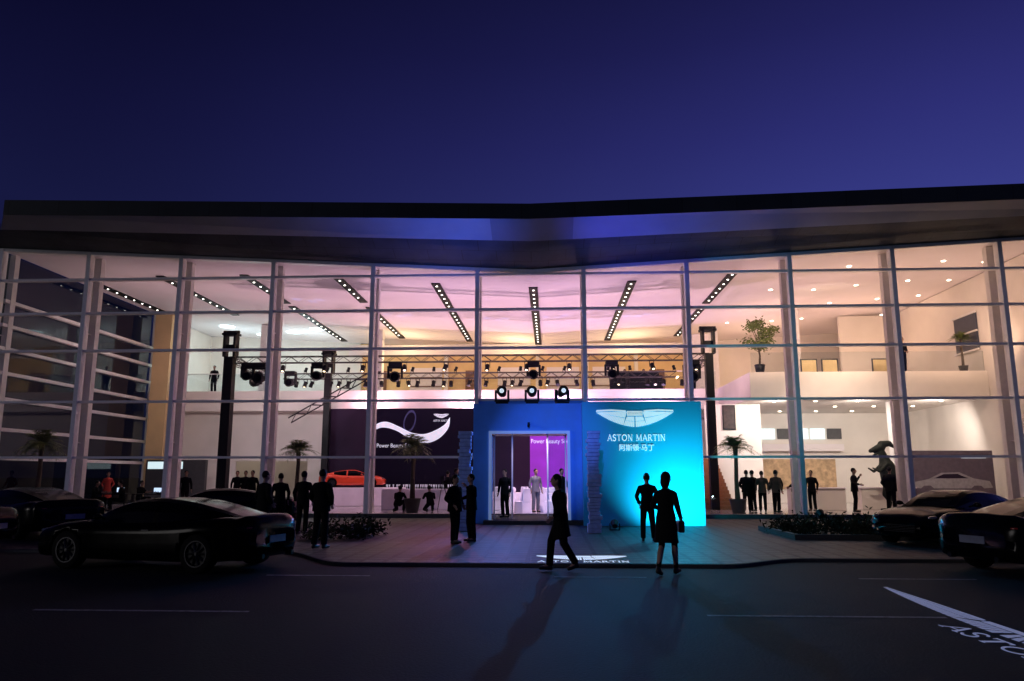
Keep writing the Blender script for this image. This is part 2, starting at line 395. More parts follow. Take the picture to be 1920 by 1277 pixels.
for z in ZS:
    mb=MB(); mb.box(XL-.06,XL+.16,31.5,44.2,z-.075,z+.075); wp('transom',mb,m_alu,B)
for y0,y1 in zip(YS[:-1],YS[1:]):
    mb=MB(); mb.add([(XL-.07,y0+.07,.1),(XL-.07,y1-.07,.1),(XL-.07,y1-.07,11.2),(XL-.07,y0+.07,11.2)],[(0,1,2,3)]); wp('window_pane',mb,m_glasss,B)
mb=MB(); mb.box(XL,XR,31.5,53,.02,.13); wp('floor',mb,m_floor,B)
mb=MB(); mb.loft([[(x,31.5,zt(x)-.08),(x,52,zt(x)-.08),(x,52,zt(x)+.1),(x,31.5,zt(x)+.1)] for x in (XL,XC,20.6)]); wp('ceiling',mb,m_ceil,B)
mb=MB(); mb.box(XL-.1,XL+.1,44.4,52.2,0,11.2); wp('wall',mb,m_wall,B)
mb=MB(); mb.box(20.5,20.7,31.6,52.2,0,11.1); wp('wall',mb,m_wall,B)
mb=MB(); mb.box(XL+.1,-13,52,52.2,6.5,11.2); wp('wall',mb,m_wall,B)
mb=MB(); mb.box(-13,9.4,52,52.2,6.5,10.6); wp('wall',mb,m_wallwarm,B,label='warm cream rear wall of the upper floor')
mb=MB(); mb.box(9.4,20.5,52,52.2,6.5,11.1); wp('wall',mb,m_wall,B)
mb=MB(); mb.box(XL+.1,20.5,50.0,50.2,.13,5.2); wp('wall',mb,m_wall,B)
mb=MB(); mb.box(XL+.1,9.5,44,52,5.35,6.5); wp('upper_floor',mb,m_wall,B)
mb=MB(); mb.box(9.5,20.5,37,52,5.25,6.5); wp('upper_floor',mb,m_wall,B)
mb=MB(); mb.box(-22.3,-12.6,45.2,45.4,2.5,5.35); wp('partition',mb,m_wall,B)
mb=MB(); mb.box(-22.3,-18.5,45.25,45.35,.13,2.5); wp('partition',mb,m_wall,B)
mb=MB(); mb.box(-14.2,-12.6,45.25,45.35,.13,2.5); wp('partition',mb,m_wall,B)
mb=MB(); mb.box(7.9,10.7,40,40.2,.13,5.24); wp('partition',mb,m_wall,B)
mb=MB(); mb.box(-23.0,-22.0,43.3,44.3,0,11.0); wp('column',mb,m_wallwarm,B,label='square beige column at the end of the side glazing')
for x,y in ((-17.5,46.5),(-10.5,46.5),(9.9,47),(13.5,43)):
    mb=MB(); mb.box(x-.3,x+.3,y-.3,y+.3,6.5,zt(x)-.1); wp('column',mb,m_col,B)
mb=MB(); mb.box(16.6,17.2,38.5,39.1,.13,5.24); wp('column',mb,m_col,B)
mb=MB(); mb.box(7.9,9.4,45.5,45.7,6.5,9.9); wp('partition',mb,m_wall,B)
mb=MB(); mb.box(17.0,20.5,45.5,45.7,6.5,10.9); wp('partition',mb,m_wall,B)
for x in (-11.6,-5.2,7.2):
    mb=MB(); mb.box(x-.5,x+.5,51.9,51.99,6.5,8.7); wp('rear_door',mb,m_door,B)
for x in (-8.4,-2.4,.9,4.0):
    mb=MB(); mb.box(x-1.1,x+1.1,51.93,51.99,7.2,8.9); wp('wall_niche',mb,m_ceil,B)
    for z in (7.6,8.2):
        mb=MB(); mb.box(x-1.1,x+1.1,51.75,51.92,z,z+.05); wp('niche_shelf',mb,m_door,B)
for x in (-12.9,-7,-.8,2.5,5.8):
    mb=MB(); mb.box(x-.12,x+.12,51.6,51.98,6.5,10.2); wp('pilaster',mb,m_wall,B)
mb=MB(); mb.box(-13,9.4,49.0,49.3,9.35,10.0); wp('ceiling_bulkhead',mb,m_ceil,B)
mb=MB(); mb.box(20.42,20.5,37.4,39.4,7.6,9.4); wp('side_window',mb,m_night,B)
for z in (7.6,8.5,9.4):
    mb=MB(); mb.box(20.34,20.42,37.3,39.5,z-.04,z+.04); wp('window_bar',mb,m_alu,B)
mb=MB(); mb.box(XL+.2,9.4,44.05,44.07,6.5,7.5); wp('balustrade',mb,m_glass,B)
mb=MB(); mb.box(XL+.2,9.4,44.03,44.09,7.5,7.54); wp('handrail',mb,m_alu,B)
mb=MB(); mb.box(9.6,20.4,37.05,37.07,6.5,7.45); wp('balustrade',mb,m_glass,B)
mb=MB(); mb.box(11,20.4,46,46.2,.13,5.24); wp('partition',mb,m_wall,B)
mb=MB(); mb.box(11.2,16.8,45.5,45.95,3.05,3.45); wp('bulkhead',mb,m_ceil,B)
for k in range(6):
    mb=MB(); mb.box(11.3+k*.95,12.1+k*.95,45.9,45.99,3.75,4.35); wp('clerestory_window',mb,m_dark if k%3==2 else m_glow,B)
mb=MB(); mb.box(12.2,16.4,45.93,45.99,.9,2.6); wp('wall_relief',mb,m_tan,B,label='tan textured relief wall behind reception')
mb=MB()
LX=[(-21.2,-24.0),(XC,XC),(26.0,26.0)]
mb.loft([[(a,27.8,zf(a)),(a,27.8,zf(a)+.60),(a,28.2,zf(a)+.65),(a,28.2,zf(a)+.02)] for a,b in LX]); wp('roof_fascia',mb,m_fascia,B)
mb=MB(); mb.loft([[(a,28.2,zf(a)+.1),(b,53,zf(a)+.1),(b,53,zf(a)+.63),(a,28.2,zf(a)+.63)] for a,b in LX]); wp('roof',mb,m_fascia,B)
def strip(xsl,f0,y0,f1,y1,mats,nm,xo=0):
    mb=MB(); vs=[];
    for a,b in xsl: vs+=[(a,y0,f0(a)),(b,y1,f1(b))]
    mb.add(vs,[(2*i,2*i+1,2*i+3,2*i+2) for i in range(len(xsl)-1)]); wp(nm,mb,mats,B)
strip([(-21.2,-22.3),(-2.2,-2.2)],zf,27.83,zc,29.2,m_soffit,'soffit')
strip([(.95,.95),(26,26)],zf,27.83,zc,29.2,m_soffit,'soffit')
strip([(-2.2,-2.2),(XC,XC),(.95,.95)],zf,27.83,zc,29.2,m_soffm,'soffit_shade_wedge')
strip([(-22.3,-24),(XC,XC),(26,26)],zc,29.2,lambda x:zt(x)+.02,31.2,m_soffd,'inner_soffit')
ls_h=MB().box(-.2,.2,0,1,-.05,0).mesh('housing',m_black)
lampm=MB().cyl((0,0,-.07),(0,0,-.04),.045,.045,10).mesh('lamp',m_lampw)
for k in range(-5,3):
    x=XC+4.4*k; z=zt(x)-.085
    if k in (-1,0,1): sg=[(33.7,48.9)]
    elif k==2: sg=[(33.2,39.5),(40.3,48.9)]
    elif k==-2: sg=[(33.4,38.4),(39.6,48.9)]
    elif k==-3: sg=[(33.6,39.5),(40.3,51.2)]
    elif k==-4: sg=[(34.5,43.5)]
    else: sg=[(36.5,45)]
    for a,b in sg:
        e=empty('ceiling_light_strip',(x,a,z),'black recessed ceiling slot with a row of small spotlights','ceiling light','recessed ceiling light strips')
        h=ob('housing',ls_h,e,scale=(1,b-a,1))
        nL=int((b-a)/.85)
        for i in range(nL): ob('lamp',lampm,e,(0,.4+i*.85,-.0))
dl=MB().cyl((0,0,-.02),(0,0,.0),.085,.085,12).mesh('downlight',m_lampwarm)
for x in (10.8,13,15.2,17.4,19.6):
    for y in (34,37.5,41.5,46):
        if random.random()<.85: ob('downlight',dl,B,(x+random.uniform(-.3,.3),y-31.3+random.uniform(-.5,.5),zt(x)-.085))
for x in (11,13,15,17,19):
    for y in (38.5,41.5,44.5): ob('downlight',dl,B,(x,y-31.3,5.245))
for x in (-20,-17,-14): 
    for y in (46,49): ob('downlight',dl,B,(x,y-31.3,5.345))
cl=MB().cyl((0,0,-.04),(0,0,.0),.5,.5,24).mesh('round_ceiling_light',m_lampcool)
for x,y in ((-20.5,47.5),(-16.5,48.5),(-19,50),(-14.5,47)): ob('round_ceiling_light',cl,B,(x,y-31.3,zt(x)-.085))

# ------------------------------------------------------------ entrance portal
P=empty('entrance_portal',(-.7,27.5,0),'blue lit box portal with open glass doorway','entrance')
mb=MB(); mb.box(-2.72,-2.13,27.5,27.7,0,4.17); wp('front_wall',mb,m_blue,P)
mb=MB(); mb.box(.67,1.36,27.5,27.7,0,4.17); wp('front_wall',mb,m_blue,P)
mb=MB(); mb.box(-2.13,.67,27.5,27.7,3.2,4.17); wp('lintel',mb,m_blue,P)
mb=MB(); mb.box(-2.72,-2.6,27.7,31.1,0,4.17); wp('side_wall',mb,m_blue,P)
mb=MB(); mb.box(1.24,1.36,27.7,31.1,0,4.17); wp('side_wall',mb,m_blue,P)
mb=MB(); mb.box(-2.6,1.24,27.7,31.1,4.05,4.17); wp('canopy',mb,m_blue,P)
mb=MB(); mb.box(-2.6,1.24,27.7,31.1,3.2,3.26); wp('inner_ceiling',mb,m_dark,P)
mb=MB(); mb.box(-2.3,1.36,26.9,31.1,0,.13); wp('step',mb,m_kerb,P)
for x in (-2.16,.60):
    mb=MB(); mb.box(x,x+.10,27.40,27.5,.13,3.2); wp('door_frame',mb,m_bluew,P)
mb=MB(); mb.box(-2.06,.60,27.40,27.5,3.10,3.2); wp('door_frame',mb,m_bluew,P)
for x0,x1 in ((-2.05,-1.35),(-.12,.58)):
    e=MB(); e.box(x0,x1,28.3,28.32,.15,3.1); d=wp('sliding_door',e,m_glassd,P)
    for a in (x0,x1-.05):
        f=MB(); f.box(a,a+.05,28.27,28.35,.14,3.14)
        me=f.mesh('door_stile',m_alu); me.transform(Matrix.Translation(-P.location)); ob('door_stile',me,d)
mb=MB(); mb.box(-2.9,-2.3,31.2,31.4,.13,3.3); mb.box(.9,1.4,31.2,31.4,.13,3.3); mb.box(-2.9,1.4,31.2,31.4,3.3,4.62); wp('inner_frame',mb,m_blue,P)
mb=MB(); mb.cyl((-.75,27.45,3.42),(-.75,27.2,3.36),.05,.05); mb.box(-.79,-.71,27.4,27.5,3.4,3.5); wp('dome_camera',mb,m_black,P)
for x,y in ((1.28,23.3),(-2.62,24.0)):
    e=empty('block_pillar',(x,y,0),'pillar of loosely stacked icy blue blocks beside the entrance','pillar','stacked block pillars flanking the entrance')
    mb=MB(); z=0
    while z<2.95:
        h=random.uniform(.08,.15); dx=random.uniform(-.03,.03); a=random.uniform(.16,.21); dy=random.uniform(-.03,.03)
        mb.box(-a+dx,a+dx,-a+dy,a+dy,z,z+h-.006); z+=h
    ob('stacked_blocks',bev(mb.mesh('blocks',m_block),.012),e)
S=empty('sign_wall',(3.24,26.5,0),'freestanding cyan lit panel with winged emblem and lettering','sign')
mb=MB(); mb.box(1.10,5.12,26.5,26.72,0,4.13); wp('panel',mb,m_cyan,S)
mb=MB(); mb.box(1.12,1.23,26.73,27.48,0,4.13); wp('return_panel',mb,m_blue,S)
ob('winged_emblem',wings(2.62,.56,m_logo,.02,.80),S,(-.36,-.005,3.55),(R(90),0,0))
ob('emblem_lettering',serif('ASTON MARTIN',.075,m_logodark,.004,.48),S,(-.36,-.03,3.55+.32*.56),(R(90),0,0))
ob('lettering',serif('ASTON MARTIN',.215,m_logo,.02,1.93),S,(-.33,-.005,2.91),(R(90),0,0))
ob('chinese_lettering',textmesh('阿斯顿·马丁',.24,m_logo,.02,.95),S,(-.33,-.03,2.56),(R(90),0,0))
def flood(x,y,z,label,tilt=50):
    e=empty('flood_lamp',(x,y,z),label,'lamp','ground flood lamps')
    mb=MB(); mb.box(-.14,.14,-.1,.1,0,.03); mb.box(-.16,-.13,-.04,.04,0,.2); mb.box(.13,.16,-.04,.04,0,.2); ob('bracket',mb.mesh('bracket',m_black),e)
    mb=MB(); mb.cyl((0,-.1,.12),(0,.08,.22),.08,.12,16); ob('lamp_head',mb.mesh('lamp_head',m_black),e)
    mb=MB(); mb.cyl((0,.085,.223),(0,.09,.226),.1,.1,16); ob('lamp_lens',mb.mesh('lamp_lens',m_lampcool),e)
flood(1.95,24.4,0,'small black flood lamp on the paving below the sign wall')
flood(-2.95,25.0,0,'small black flood lamp on the paving beside the entrance')

# ------------------------------------------------------------ event backdrop inside
K=empty('stage_backdrop',(-4,42.6,.13),'long printed stage backdrop in dark purple with white swirl and slogan','backdrop')
mb=MB(); mb.box(-12.2,-10.05,42.6,42.8,.13,5.33); wp('plum_panel',mb,m_bplum,K)
mb=MB(); mb.box(-10.05,-3.6,42.6,42.8,.13,5.33); wp('dark_panel',mb,m_bdark,K)
mb=MB(); mb.box(-3.6,-1.1,42.6,42.8,.13,5.33); wp('plum_panel',mb,m_bplum,K)
mb=MB(); mb.box(-1.1,3.4,42.6,42.8,.13,5.33); wp('purple_panel',mb,m_bpur,K)
mb=MB(); mb.box(3.4,7.4,42.6,42.8,.13,5.33); wp('dark_panel',mb,m_bdark,K)
SW=[(-81,-22,1),(-74,-3,5),(-60,10,9),(-43,13,11),(-20,5,9),(5,-8,12),(30,-13,17),(52,-6,17),(70,9,10),(77,26,1)]
ts=np.linspace(0,9,61)
def itp(a,x):
    a=np.array(a,float); i=min(int(x),8); t=x-i; m=np.gradient(a)
    return (2*t**3-3*t**2+1)*a[i]+(t**3-2*t**2+t)*m[i]+(-2*t**3+3*t**2)*a[i+1]+(t**3-t**2)*m[i+1]
C=[(itp([p[0] for p in SW],t)/34.,itp([p[1] for p in SW],t)/34.,max(.02,itp([p[2] for p in SW],t)/34.)) for t in ts]
mb=MB(); L_=[];R2=[]
for i in range(61):
    a=C[max(i-1,0)];b=C[min(i+1,60)]; d=Vector((b[0]-a[0],b[1]-a[1])).normalized(); nn=Vector((-d.y,d.x))*C[i][2]/2
    L_.append((C[i][0]+nn.x,0,C[i][1]+nn.y)); R2.append((C[i][0]-nn.x,0,C[i][1]-nn.y))
for i in range(60): mb.add([L_[i],R2[i],R2[i+1],L_[i+1]],[(0,1,2,3)])
ob('white_swirl',mb.mesh('white_swirl',m_btext),K,(-7.78+4,-.02,4.05-.13))
mb=MB()
for i in range(28):   # faint tall loop rising through the swirl
    a0,a1=2*math.pi*i/28,2*math.pi*(i+1)/28
    pt=lambda a,k:(k*.34*math.cos(a)+.10*math.sin(a),0,k*.62*math.sin(a))
    mb.add([pt(a0,1),pt(a0,.80),pt(a1,.80),pt(a1,1)],[(0,1,2,3)])
ob('loop_print',mb.mesh('loop_print',m_bwing),K,(-7.75+4,-.008,4.62-.13))
ob('winged_emblem',wings(.85,.22,m_btext,.006),K,(-6.0+4,-.03,4.9-.13),(R(90),0,0))
ob('lettering',serif('ASTON MARTIN',.11,m_btext,.004,.85),K,(-6.0+4,-.03,4.65-.13),(R(90),0,0))
ob('slogan',textmesh('Power Beauty Soul',.31,m_btext,.004,.85),K,(-8.55+4,-.03,3.28-.13),(R(90),0,0))
ob('slogan',textmesh('Power Beauty Soul',.33,m_btext,.004,.85),K,(.02+4,-.03,3.5-.13),(R(90),0,0))

# ------------------------------------------------------------ truss rig
def truss_mesh(L,s=.34,r=.022,axis='x'):
    mb=MB(); h=s/2
    for a in (-h,h):
        for b in (-h,h): mb.cyl((0,a,b),(L,a,b),r,n=6)
    n=int(L/.42); d=L/n
    for i in range(n):
        x0,x1=i*d,(i+1)*d
        if i%2: x0,x1=x1,x0
        for a in (-h,h):
            mb.cyl((x0,a,-h),(x1,a,h),r*.6,n=5); mb.cyl((x0,-h,a),(x1,h,a),r*.6,n=5)
    return mb
T=empty('lighting_truss',(-15.3,36,7.1),'dark aluminium box truss carrying stage lights across the hall','lighting truss')
ob('front_beam',truss_mesh(22.7,.30,.022).mesh('beam',m_truss),T)
ob('rear_beam',truss_mesh(21.7,.30,.022).mesh('beam',m_truss),T,(.5,6.2,0))
for x in (0,22.7): ob('side_beam',truss_mesh(6.2,.30,.022).mesh('beam',m_truss),T,(x,0,0),(0,0,R(90)))
for x,y,wd in ((0,0,.44),(22.7,0,.36),(3.0,6.2,.34)):
    mb=MB(); mb.box(x-wd/2,x+wd/2,y-wd/2,y+wd/2,-6.97,.15); ob('tower',mb.mesh('tower',m_black),T)
    mb=MB(); mb.box(x-.3,x-.2,y-.25,y+.25,.15,1.35); mb.box(x+.2,x+.3,y-.25,y+.25,.15,1.35); mb.box(x-.3,x+.3,y-.1,y+.1,.5,.75); mb.box(x-.38,x+.38,y-.25,y+.25,1.2,1.3)
    mb.cyl((x-.38,y,1.36),(x+.38,y,1.36),.09); ob('tower_head',mb.mesh('tower_head',m_black),T)
mb=truss_mesh(5.2,.28,.03)
ob('sloping_brace',mb.mesh('brace',m_black),T,(2.2,2.5,-2.7),(0,R(-32),R(20)))
mh_base=bev(MB().box(-.2,.2,-.16,.16,0,.14).mesh('base',m_black),.02)
mb=MB(); mb.box(-.24,-.17,-.06,.06,.12,.5); mb.box(.17,.24,-.06,.06,.12,.5); mb.box(-.24,.24,-.08,.08,.12,.18); mh_yoke=mb.mesh('yoke',m_black)
mb=MB(); mb.cyl((0,.16,.42),(0,-.2,.46),.13,.17,16); mb.ell((0,.14,.42),.14); mh_head=mb.mesh('lamp_head',m_black,True)
mh_lens=MB().cyl((0,-.2,.46),(0,-.215,.462),.075,.075,16).mesh('lens',m_lensc)
mh_lensoff=MB().cyl((0,-.2,.46),(0,-.215,.462),.12,.12,16).mesh('lens',m_carglass)
def mhead(loc,hang,on=False,s=1.0,rot=0):
    tpl=[('base',mh_base),('yoke',mh_yoke),('lamp_head',mh_head),('lens',mh_lens if on else mh_lensoff)]
    e=place(tpl,'stage_moving_light',loc,rot,'black moving-head stage light '+('hung below the truss' if hang else 'standing on top of the portal'),'stage light','moving-head stage lights',s)
    if hang: e.rotation_euler=(R(180),0,R(180)+rot)
for x in (-1.75,-.65,.45): mhead((x,28.3,4.18),False,True,1.12,0 if x!=.45 else .25)
for x,s in ((-14.4,1.35),(-13.8,1.55),(-11.0,1.4),(-7.3,1.55),(-.75,1.4),(2.9,1.4),(6.6,1.7)):
    mhead((x,36.0,6.93),True,False,s,random.uniform(-.4,.4))
for x in (-15.0,-13.2): mhead((x,38.6,6.9),True,False,1.3)
def canmesh(lens):
    mb=MB(); mb.cyl((0,0,-.13),(0,-.12,-.36),.075,.095,12); mb.box(-.1,-.085,-.02,.02,-.25,0); mb.box(.085,.1,-.02,.02,-.25,0); mb.box(-.1,.1,-.02,.02,-.02,0)
    if lens: mb.cyl((0,-.1205,-.361),(0,-.122,-.364),.05,.05,10,1)
    return mb.mesh('par_can',[m_black,m_lens])
par=canmesh(False); par2=canmesh(True)
for i in range(46):
    x=-14.6+i*.485
    o=ob('par_can_light',par2 if i%2==0 else par,None,(x+random.uniform(-.06,.06),42.2 if i%4 else 36.0,6.95),(random.uniform(-.1,.2),0,random.uniform(-.5,.5)),'small black par can light hung below the truss','stage light','par can stage lights')
    o.scale=(1.2,)*3
for i in range(18):
    x=-13.6+i*1.2
    o=ob('par_can_light',par,None,(x,42.2,7.25),(R(180),0,random.uniform(-.6,.6)),'small black par can light standing on the truss','stage light','par can stage lights'); o.scale=(.9,)*3

# ------------------------------------------------------------ people templates
def vox(mb,name,mat,v=.012,smooth=3):
    return bake(mb.mesh(name,mat,True),[('REMESH',dict(mode='VOXEL',voxel_size=v,use_smooth_shade=True)),('SMOOTH',dict(factor=.5,iterations=smooth))])
def person(pel=(0,0,.95),chest=(0,0,1.32),neck=(0,.0,1.47),head=(0,-.02,1.635),
           el=((-.26,.03,1.15),(.26,.03,1.15)),wr=((-.25,-.05,.91),(.25,-.05,.91)),
           kn=((-.10,-.02,.51),(.10,-.02,.51)),an=((-.10,.03,.09),(.11,.03,.09)),toe=None,
           fem=False,coat=False,top=m_suit,bot=m_suit,hairlong=False,hem=.46,bulk=1.0):
    V=Vector; b=MB()
    pel,chest,neck,head=map(V,(pel,chest,neck,head))
    up=(neck-pel).normalized()
    mid=(pel+chest)/2
    sw=.150 if fem else .178; hw=.085
    sh=[chest+up*.055+V((s*sw,0,0)) for s in (-1,1)]; hip=[pel+V((s*hw,0,-.04)) for s in (-1,1)]
    k=.88 if fem else 1
    tor=[pel-up*.08,pel,mid,chest,chest+up*.08,neck]
    rx=[.13,.155,.128*k,.160*k,.125*k,.058]; ry=[.10,.11,.095,.115,.095,.055]
    b.tube(tor,rx,ry)
    b.cap(neck-up*.02,head-V((0,0,.06)),.055*k,.052*k)
    hc=head
    b.ell(hc,.076,.095,.112); b.ell(hc+V((0,-.03,-.06)),.052,.058,.055)
    b.cap(hc+V((0,-.092,.01)),hc+V((0,-.112,-.022)),.008,.014,8)
    b.cap(hc+V((-.02,-.088,-.055)),hc+V((.02,-.088,-.055)),.008,.008,8)
    for s in (-1,1):
        b.ell(hc+V((s*.078,.005,-.008)),.012,.02,.032); b.cap(hc+V((s*.015,-.09,.028)),hc+V((s*.045,-.082,.03)),.007,.007,8)
    jac=MB(); jac.tube(tor,[(r+.022)*bulk for r in rx[:-1]]+[.065],[(r+.022)*bulk for r in ry[:-1]]+[.06])
    tr=MB(); tr.tube(tor[:2],[.150,.165],[.12,.125]); shoes=[]
    for i,s in enumerate((-1,1)):
        e_,w_=V(el[i]),V(wr[i])
        jac.cap(neck-up*.045,sh[i],.052,.062*k*bulk)
        b.cap(neck-up*.05,sh[i],.035,.045)
        b.cap(sh[i],e_,.05*k,.04*k); b.cap(e_,w_,.04*k,.026*k)
        jac.cap(sh[i],e_,.064*k*bulk,.054*k*bulk); jac.cyl(e_,w_,.054*k*bulk,.042*k*bulk)
        d=(w_-e_).normalized(); side=V((0,-1,0)) if abs(d.y)<.7 else V((0,0,1)); side=(side-d*side.dot(d)).normalized(); nrm=d.cross(side)*(-s)
        for o in (-.022,0,.022): b.cap(w_+d*.01+side*o*.5,w_+d*.085+side*o,.016,.015,8)
        for o,l in zip((.03,.011,-.009,-.028),(.07,.08,.075,.058)):
            p0=w_+d*.088+side*o; p1=p0+d*l*.55+nrm*.008; p2=p1+d*l*.42+nrm*.024
            b.cap(p0,p1,.0095,.009,8); b.cap(p1,p2,.009,.008,8)
        t0=w_+d*.03+side*.028; t1=t0+d*.035+side*.03+nrm*.008; t2=t1+d*.035+side*.008+nrm*.012
        b.cap(t0,t1,.012,.011,8); b.cap(t1,t2,.011,.009,8)
        k_,a_=V(kn[i]),V(an[i]); h_=hip[i]
        b.cap(h_,k_,.078,.05); b.cap(k_,k_+(a_-k_)*.35+V((0,.012,0)),.05,.05); b.cap(k_+(a_-k_)*.35+V((0,.012,0)),a_,.05,.034)
        f=V((0,-.17,-.045)) if toe is None else V(toe[i])
        b.cap(a_,a_+f*.8,.035,.028)
        if not (fem and coat): tr.cap(h_,k_,.100,.075); tr.cyl(k_,a_+V((0,0,.0)),.075,.066)
        else: tr.cap(h_,k_,.085,.055); tr.cyl(k_,a_,.055,.04)
        sm_=MB(); sm_.cap(a_+V((0,.02,-.04)),a_+f+V((0,0,0)),.045,.036); sm_.cap(a_+V((0,.03,-.045)),a_+V((0,0,0)),.042,.045)
        shoes.append(vox(sm_,'shoe',m_shoe,.012,2))
    z0=pel.z
    if coat:
        jac.tube([(pel.x,pel.y,z0+.12),(pel.x,pel.y,z0-.1),(pel.x,pel.y+.01,z0-.3),(pel.x,pel.y+.02,z0-hem)],[.15,.185,.20,.215],[.12,.145,.165,.185])
    elif z0>.8:
        jac.tube([(pel.x,pel.y,z0+.2),(pel.x,pel.y,z0),(pel.x,pel.y,z0-.14)],[.155*bulk,.175*bulk,.185*bulk],[.125*bulk,.14*bulk,.15*bulk])
    hr=MB(); hr.ell(hc+V((0,.016,.024)),.086,.098,.104); 
    if hairlong: hr.ell(hc+V((0,.055,-.05)),.082,.055,.13)
    eyes=MB()
    for s in (-1,1): eyes.ell(hc+V((s*.03,-.083,.012)),.011,nu=8,nv=6)
    tpl=[('body',vox(b,'body',m_skin,.009,2)),('jacket' if not coat else 'coat',vox(jac,'jacket',top,.013,6)),('trousers',vox(tr,'trousers',bot,.014,3)),
         ('hair',vox(hr,'hair',m_hair,.012,1)),('shoe',shoes[0]),('shoe',shoes[1]),('eyes',eyes.mesh('eyes',m_eye))]
    return tpl
def recol(tpl,mp):
    out=[]
    for p in tpl:
        if p[0] in mp:
            me=p[1].copy(); me.materials[0]=mp[p[0]]; out.append((p[0],me))
        else: out.append(p)
    return out
t_stand=person()
t_apart=person(el=((-.29,.07,1.16),(.28,.07,1.16)),wr=((-.22,-.06,.97),(.21,-.06,.97)),kn=((-.12,-.03,.51),(.12,-.01,.51)),an=((-.15,.03,.09),(.13,.03,.09)))
t_bulk=person(el=((-.29,.05,1.14),(.28,.05,1.14)),wr=((-.20,-.1,.98),(.20,-.1,.98)),kn=((-.09,-.04,.51),(.11,.0,.51)),an=((-.09,-.02,.09),(.12,.06,.09)),bulk=1.2)
t_phone=person(el=((-.26,.02,1.16),(.27,-.02,1.18)),wr=((-.16,-.22,1.10),(.13,-.20,1.42)),kn=((-.1,-.03,.51),(.12,-.01,.51)))
t_front=person(el=((-.27,.02,1.16),(.27,.02,1.16)),wr=((-.07,-.2,1.02),(.07,-.21,1.03)))
t_walk=person(pel=(0,0,.94),chest=(0,-.02,1.31),neck=(0,-.04,1.46),head=(0,-.08,1.62),el=((-.25,.10,1.15),(.25,-.02,1.14)),wr=((-.24,.04,.93),(.22,-.2,.98)),
    kn=((-.08,-.16,.54),(.08,.03,.50)),an=((-.08,-.20,.10),(.08,.25,.15)),toe=((0,-.17,-.035),(0,-.13,-.10)),fem=False,coat=True,hem=.34,hairlong=True,bulk=1.05)
t_wwalk=person(fem=True,coat=True,hairlong=True,pel=(0,0,.93),chest=(0,-.02,1.28),neck=(0,-.03,1.43),head=(0,-.06,1.59),el=((-.24,.08,1.14),(.25,-.04,1.14)),wr=((-.22,-.1,.95),(.17,-.24,1.06)),
    kn=((-.08,-.15,.52),(.08,.02,.50)),an=((-.08,-.18,.10),(.08,.20,.13)),toe=((0,-.15,-.04),(0,-.12,-.09)),hem=.40)
t_coat=person(fem=True,coat=True,el=((-.25,.05,1.15),(.26,.02,1.15)),wr=((-.2,-.15,1.02),(.2,-.16,1.04)),kn=((-.08,-.06,.51),(.10,.0,.51)),an=((-.10,-.10,.09),(.13,.10,.09)))
t_crouch=person(pel=(0,.1,.38),chest=(0,-.08,.70),neck=(0,-.14,.84),head=(0,-.18,1.0),el=((-.24,-.22,.58),(.24,-.22,.58)),wr=((-.1,-.42,.72),(.1,-.42,.74)),
    kn=((-.16,-.3,.48),(.18,-.28,.12)),an=((-.16,-.2,.09),(.15,.12,.10)))
t_sit=person(pel=(0,.1,.52),chest=(0,.06,.88),neck=(0,.03,1.03),head=(0,-.01,1.19),el=((-.25,-.05,.76),(.25,-.05,.76)),wr=((-.12,-.3,.78),(.12,-.3,.79)),
    kn=((-.11,-.35,.52),(.11,-.35,.52)),an=((-.11,-.33,.09),(.11,-.33,.09)))
t_grey=recol(t_stand,{'jacket':m_greysuit,'trousers':m_greysuit})
t_brown=recol(t_stand,{'jacket':m_brown})
t_redc=recol(t_coat,{'coat':m_red})
def per(t,x,y,z,rot,label,s=1.0): return place(t,'person',(x,y,z),R(rot),label,'person',None,s)
per(t_bulk,-5.25,17.9,0,160,'man in dark jacket standing on the paving facing the showroom',1.02)
per(t_bulk,-7.0,19.0,0,140,'person in bulky dark jacket standing by the parked cars',1.0)
per(t_stand,-7.05,22.2,0,175,'man in dark suit standing near the showroom front',1.01)
per(t_stand,-8.35,24,0,200,'man in dark clothes standing beside a parked car',.98)
per(t_bulk,-2.35,19.3,0,60,'man in dark jacket chatting on the paving',.95)
per(t_phone,-2.0,19.9,0,-60,'man in dark jacket facing a companion on the paving',.96)
per(t_walk,.18,14.4,-.06,-75,'person in dark coat and trousers striding across the road',.99)
per(t_apart,2.45,20.2,0,178,'man in dark suit standing feet apart facing the sign wall',.97)
pw=per(t_wwalk,2.0,13.9,-.06,150,'woman in dark coat with handbag walking to the entrance',1.03)
e=empty('handbag',(2.26,13.98,.66),'dark handbag held by the walking woman','handbag')
mb=MB(); mb.box(-.05,.05,-.14,.14,0,.2); ob('bag_body',bev(mb.mesh('bag',m_shoe),.02),e)
mb=MB()
for i in range(10):
    a,b_=math.pi*i/10,math.pi*(i+1)/10
    mb.cyl((0,.09*math.cos(a),.19+.16*math.sin(a)),(0,.09*math.cos(b_),.19+.16*math.sin(b_)),.008,n=6)
ob('bag_handle',mb.mesh('handle',m_shoe),e)
F=.13
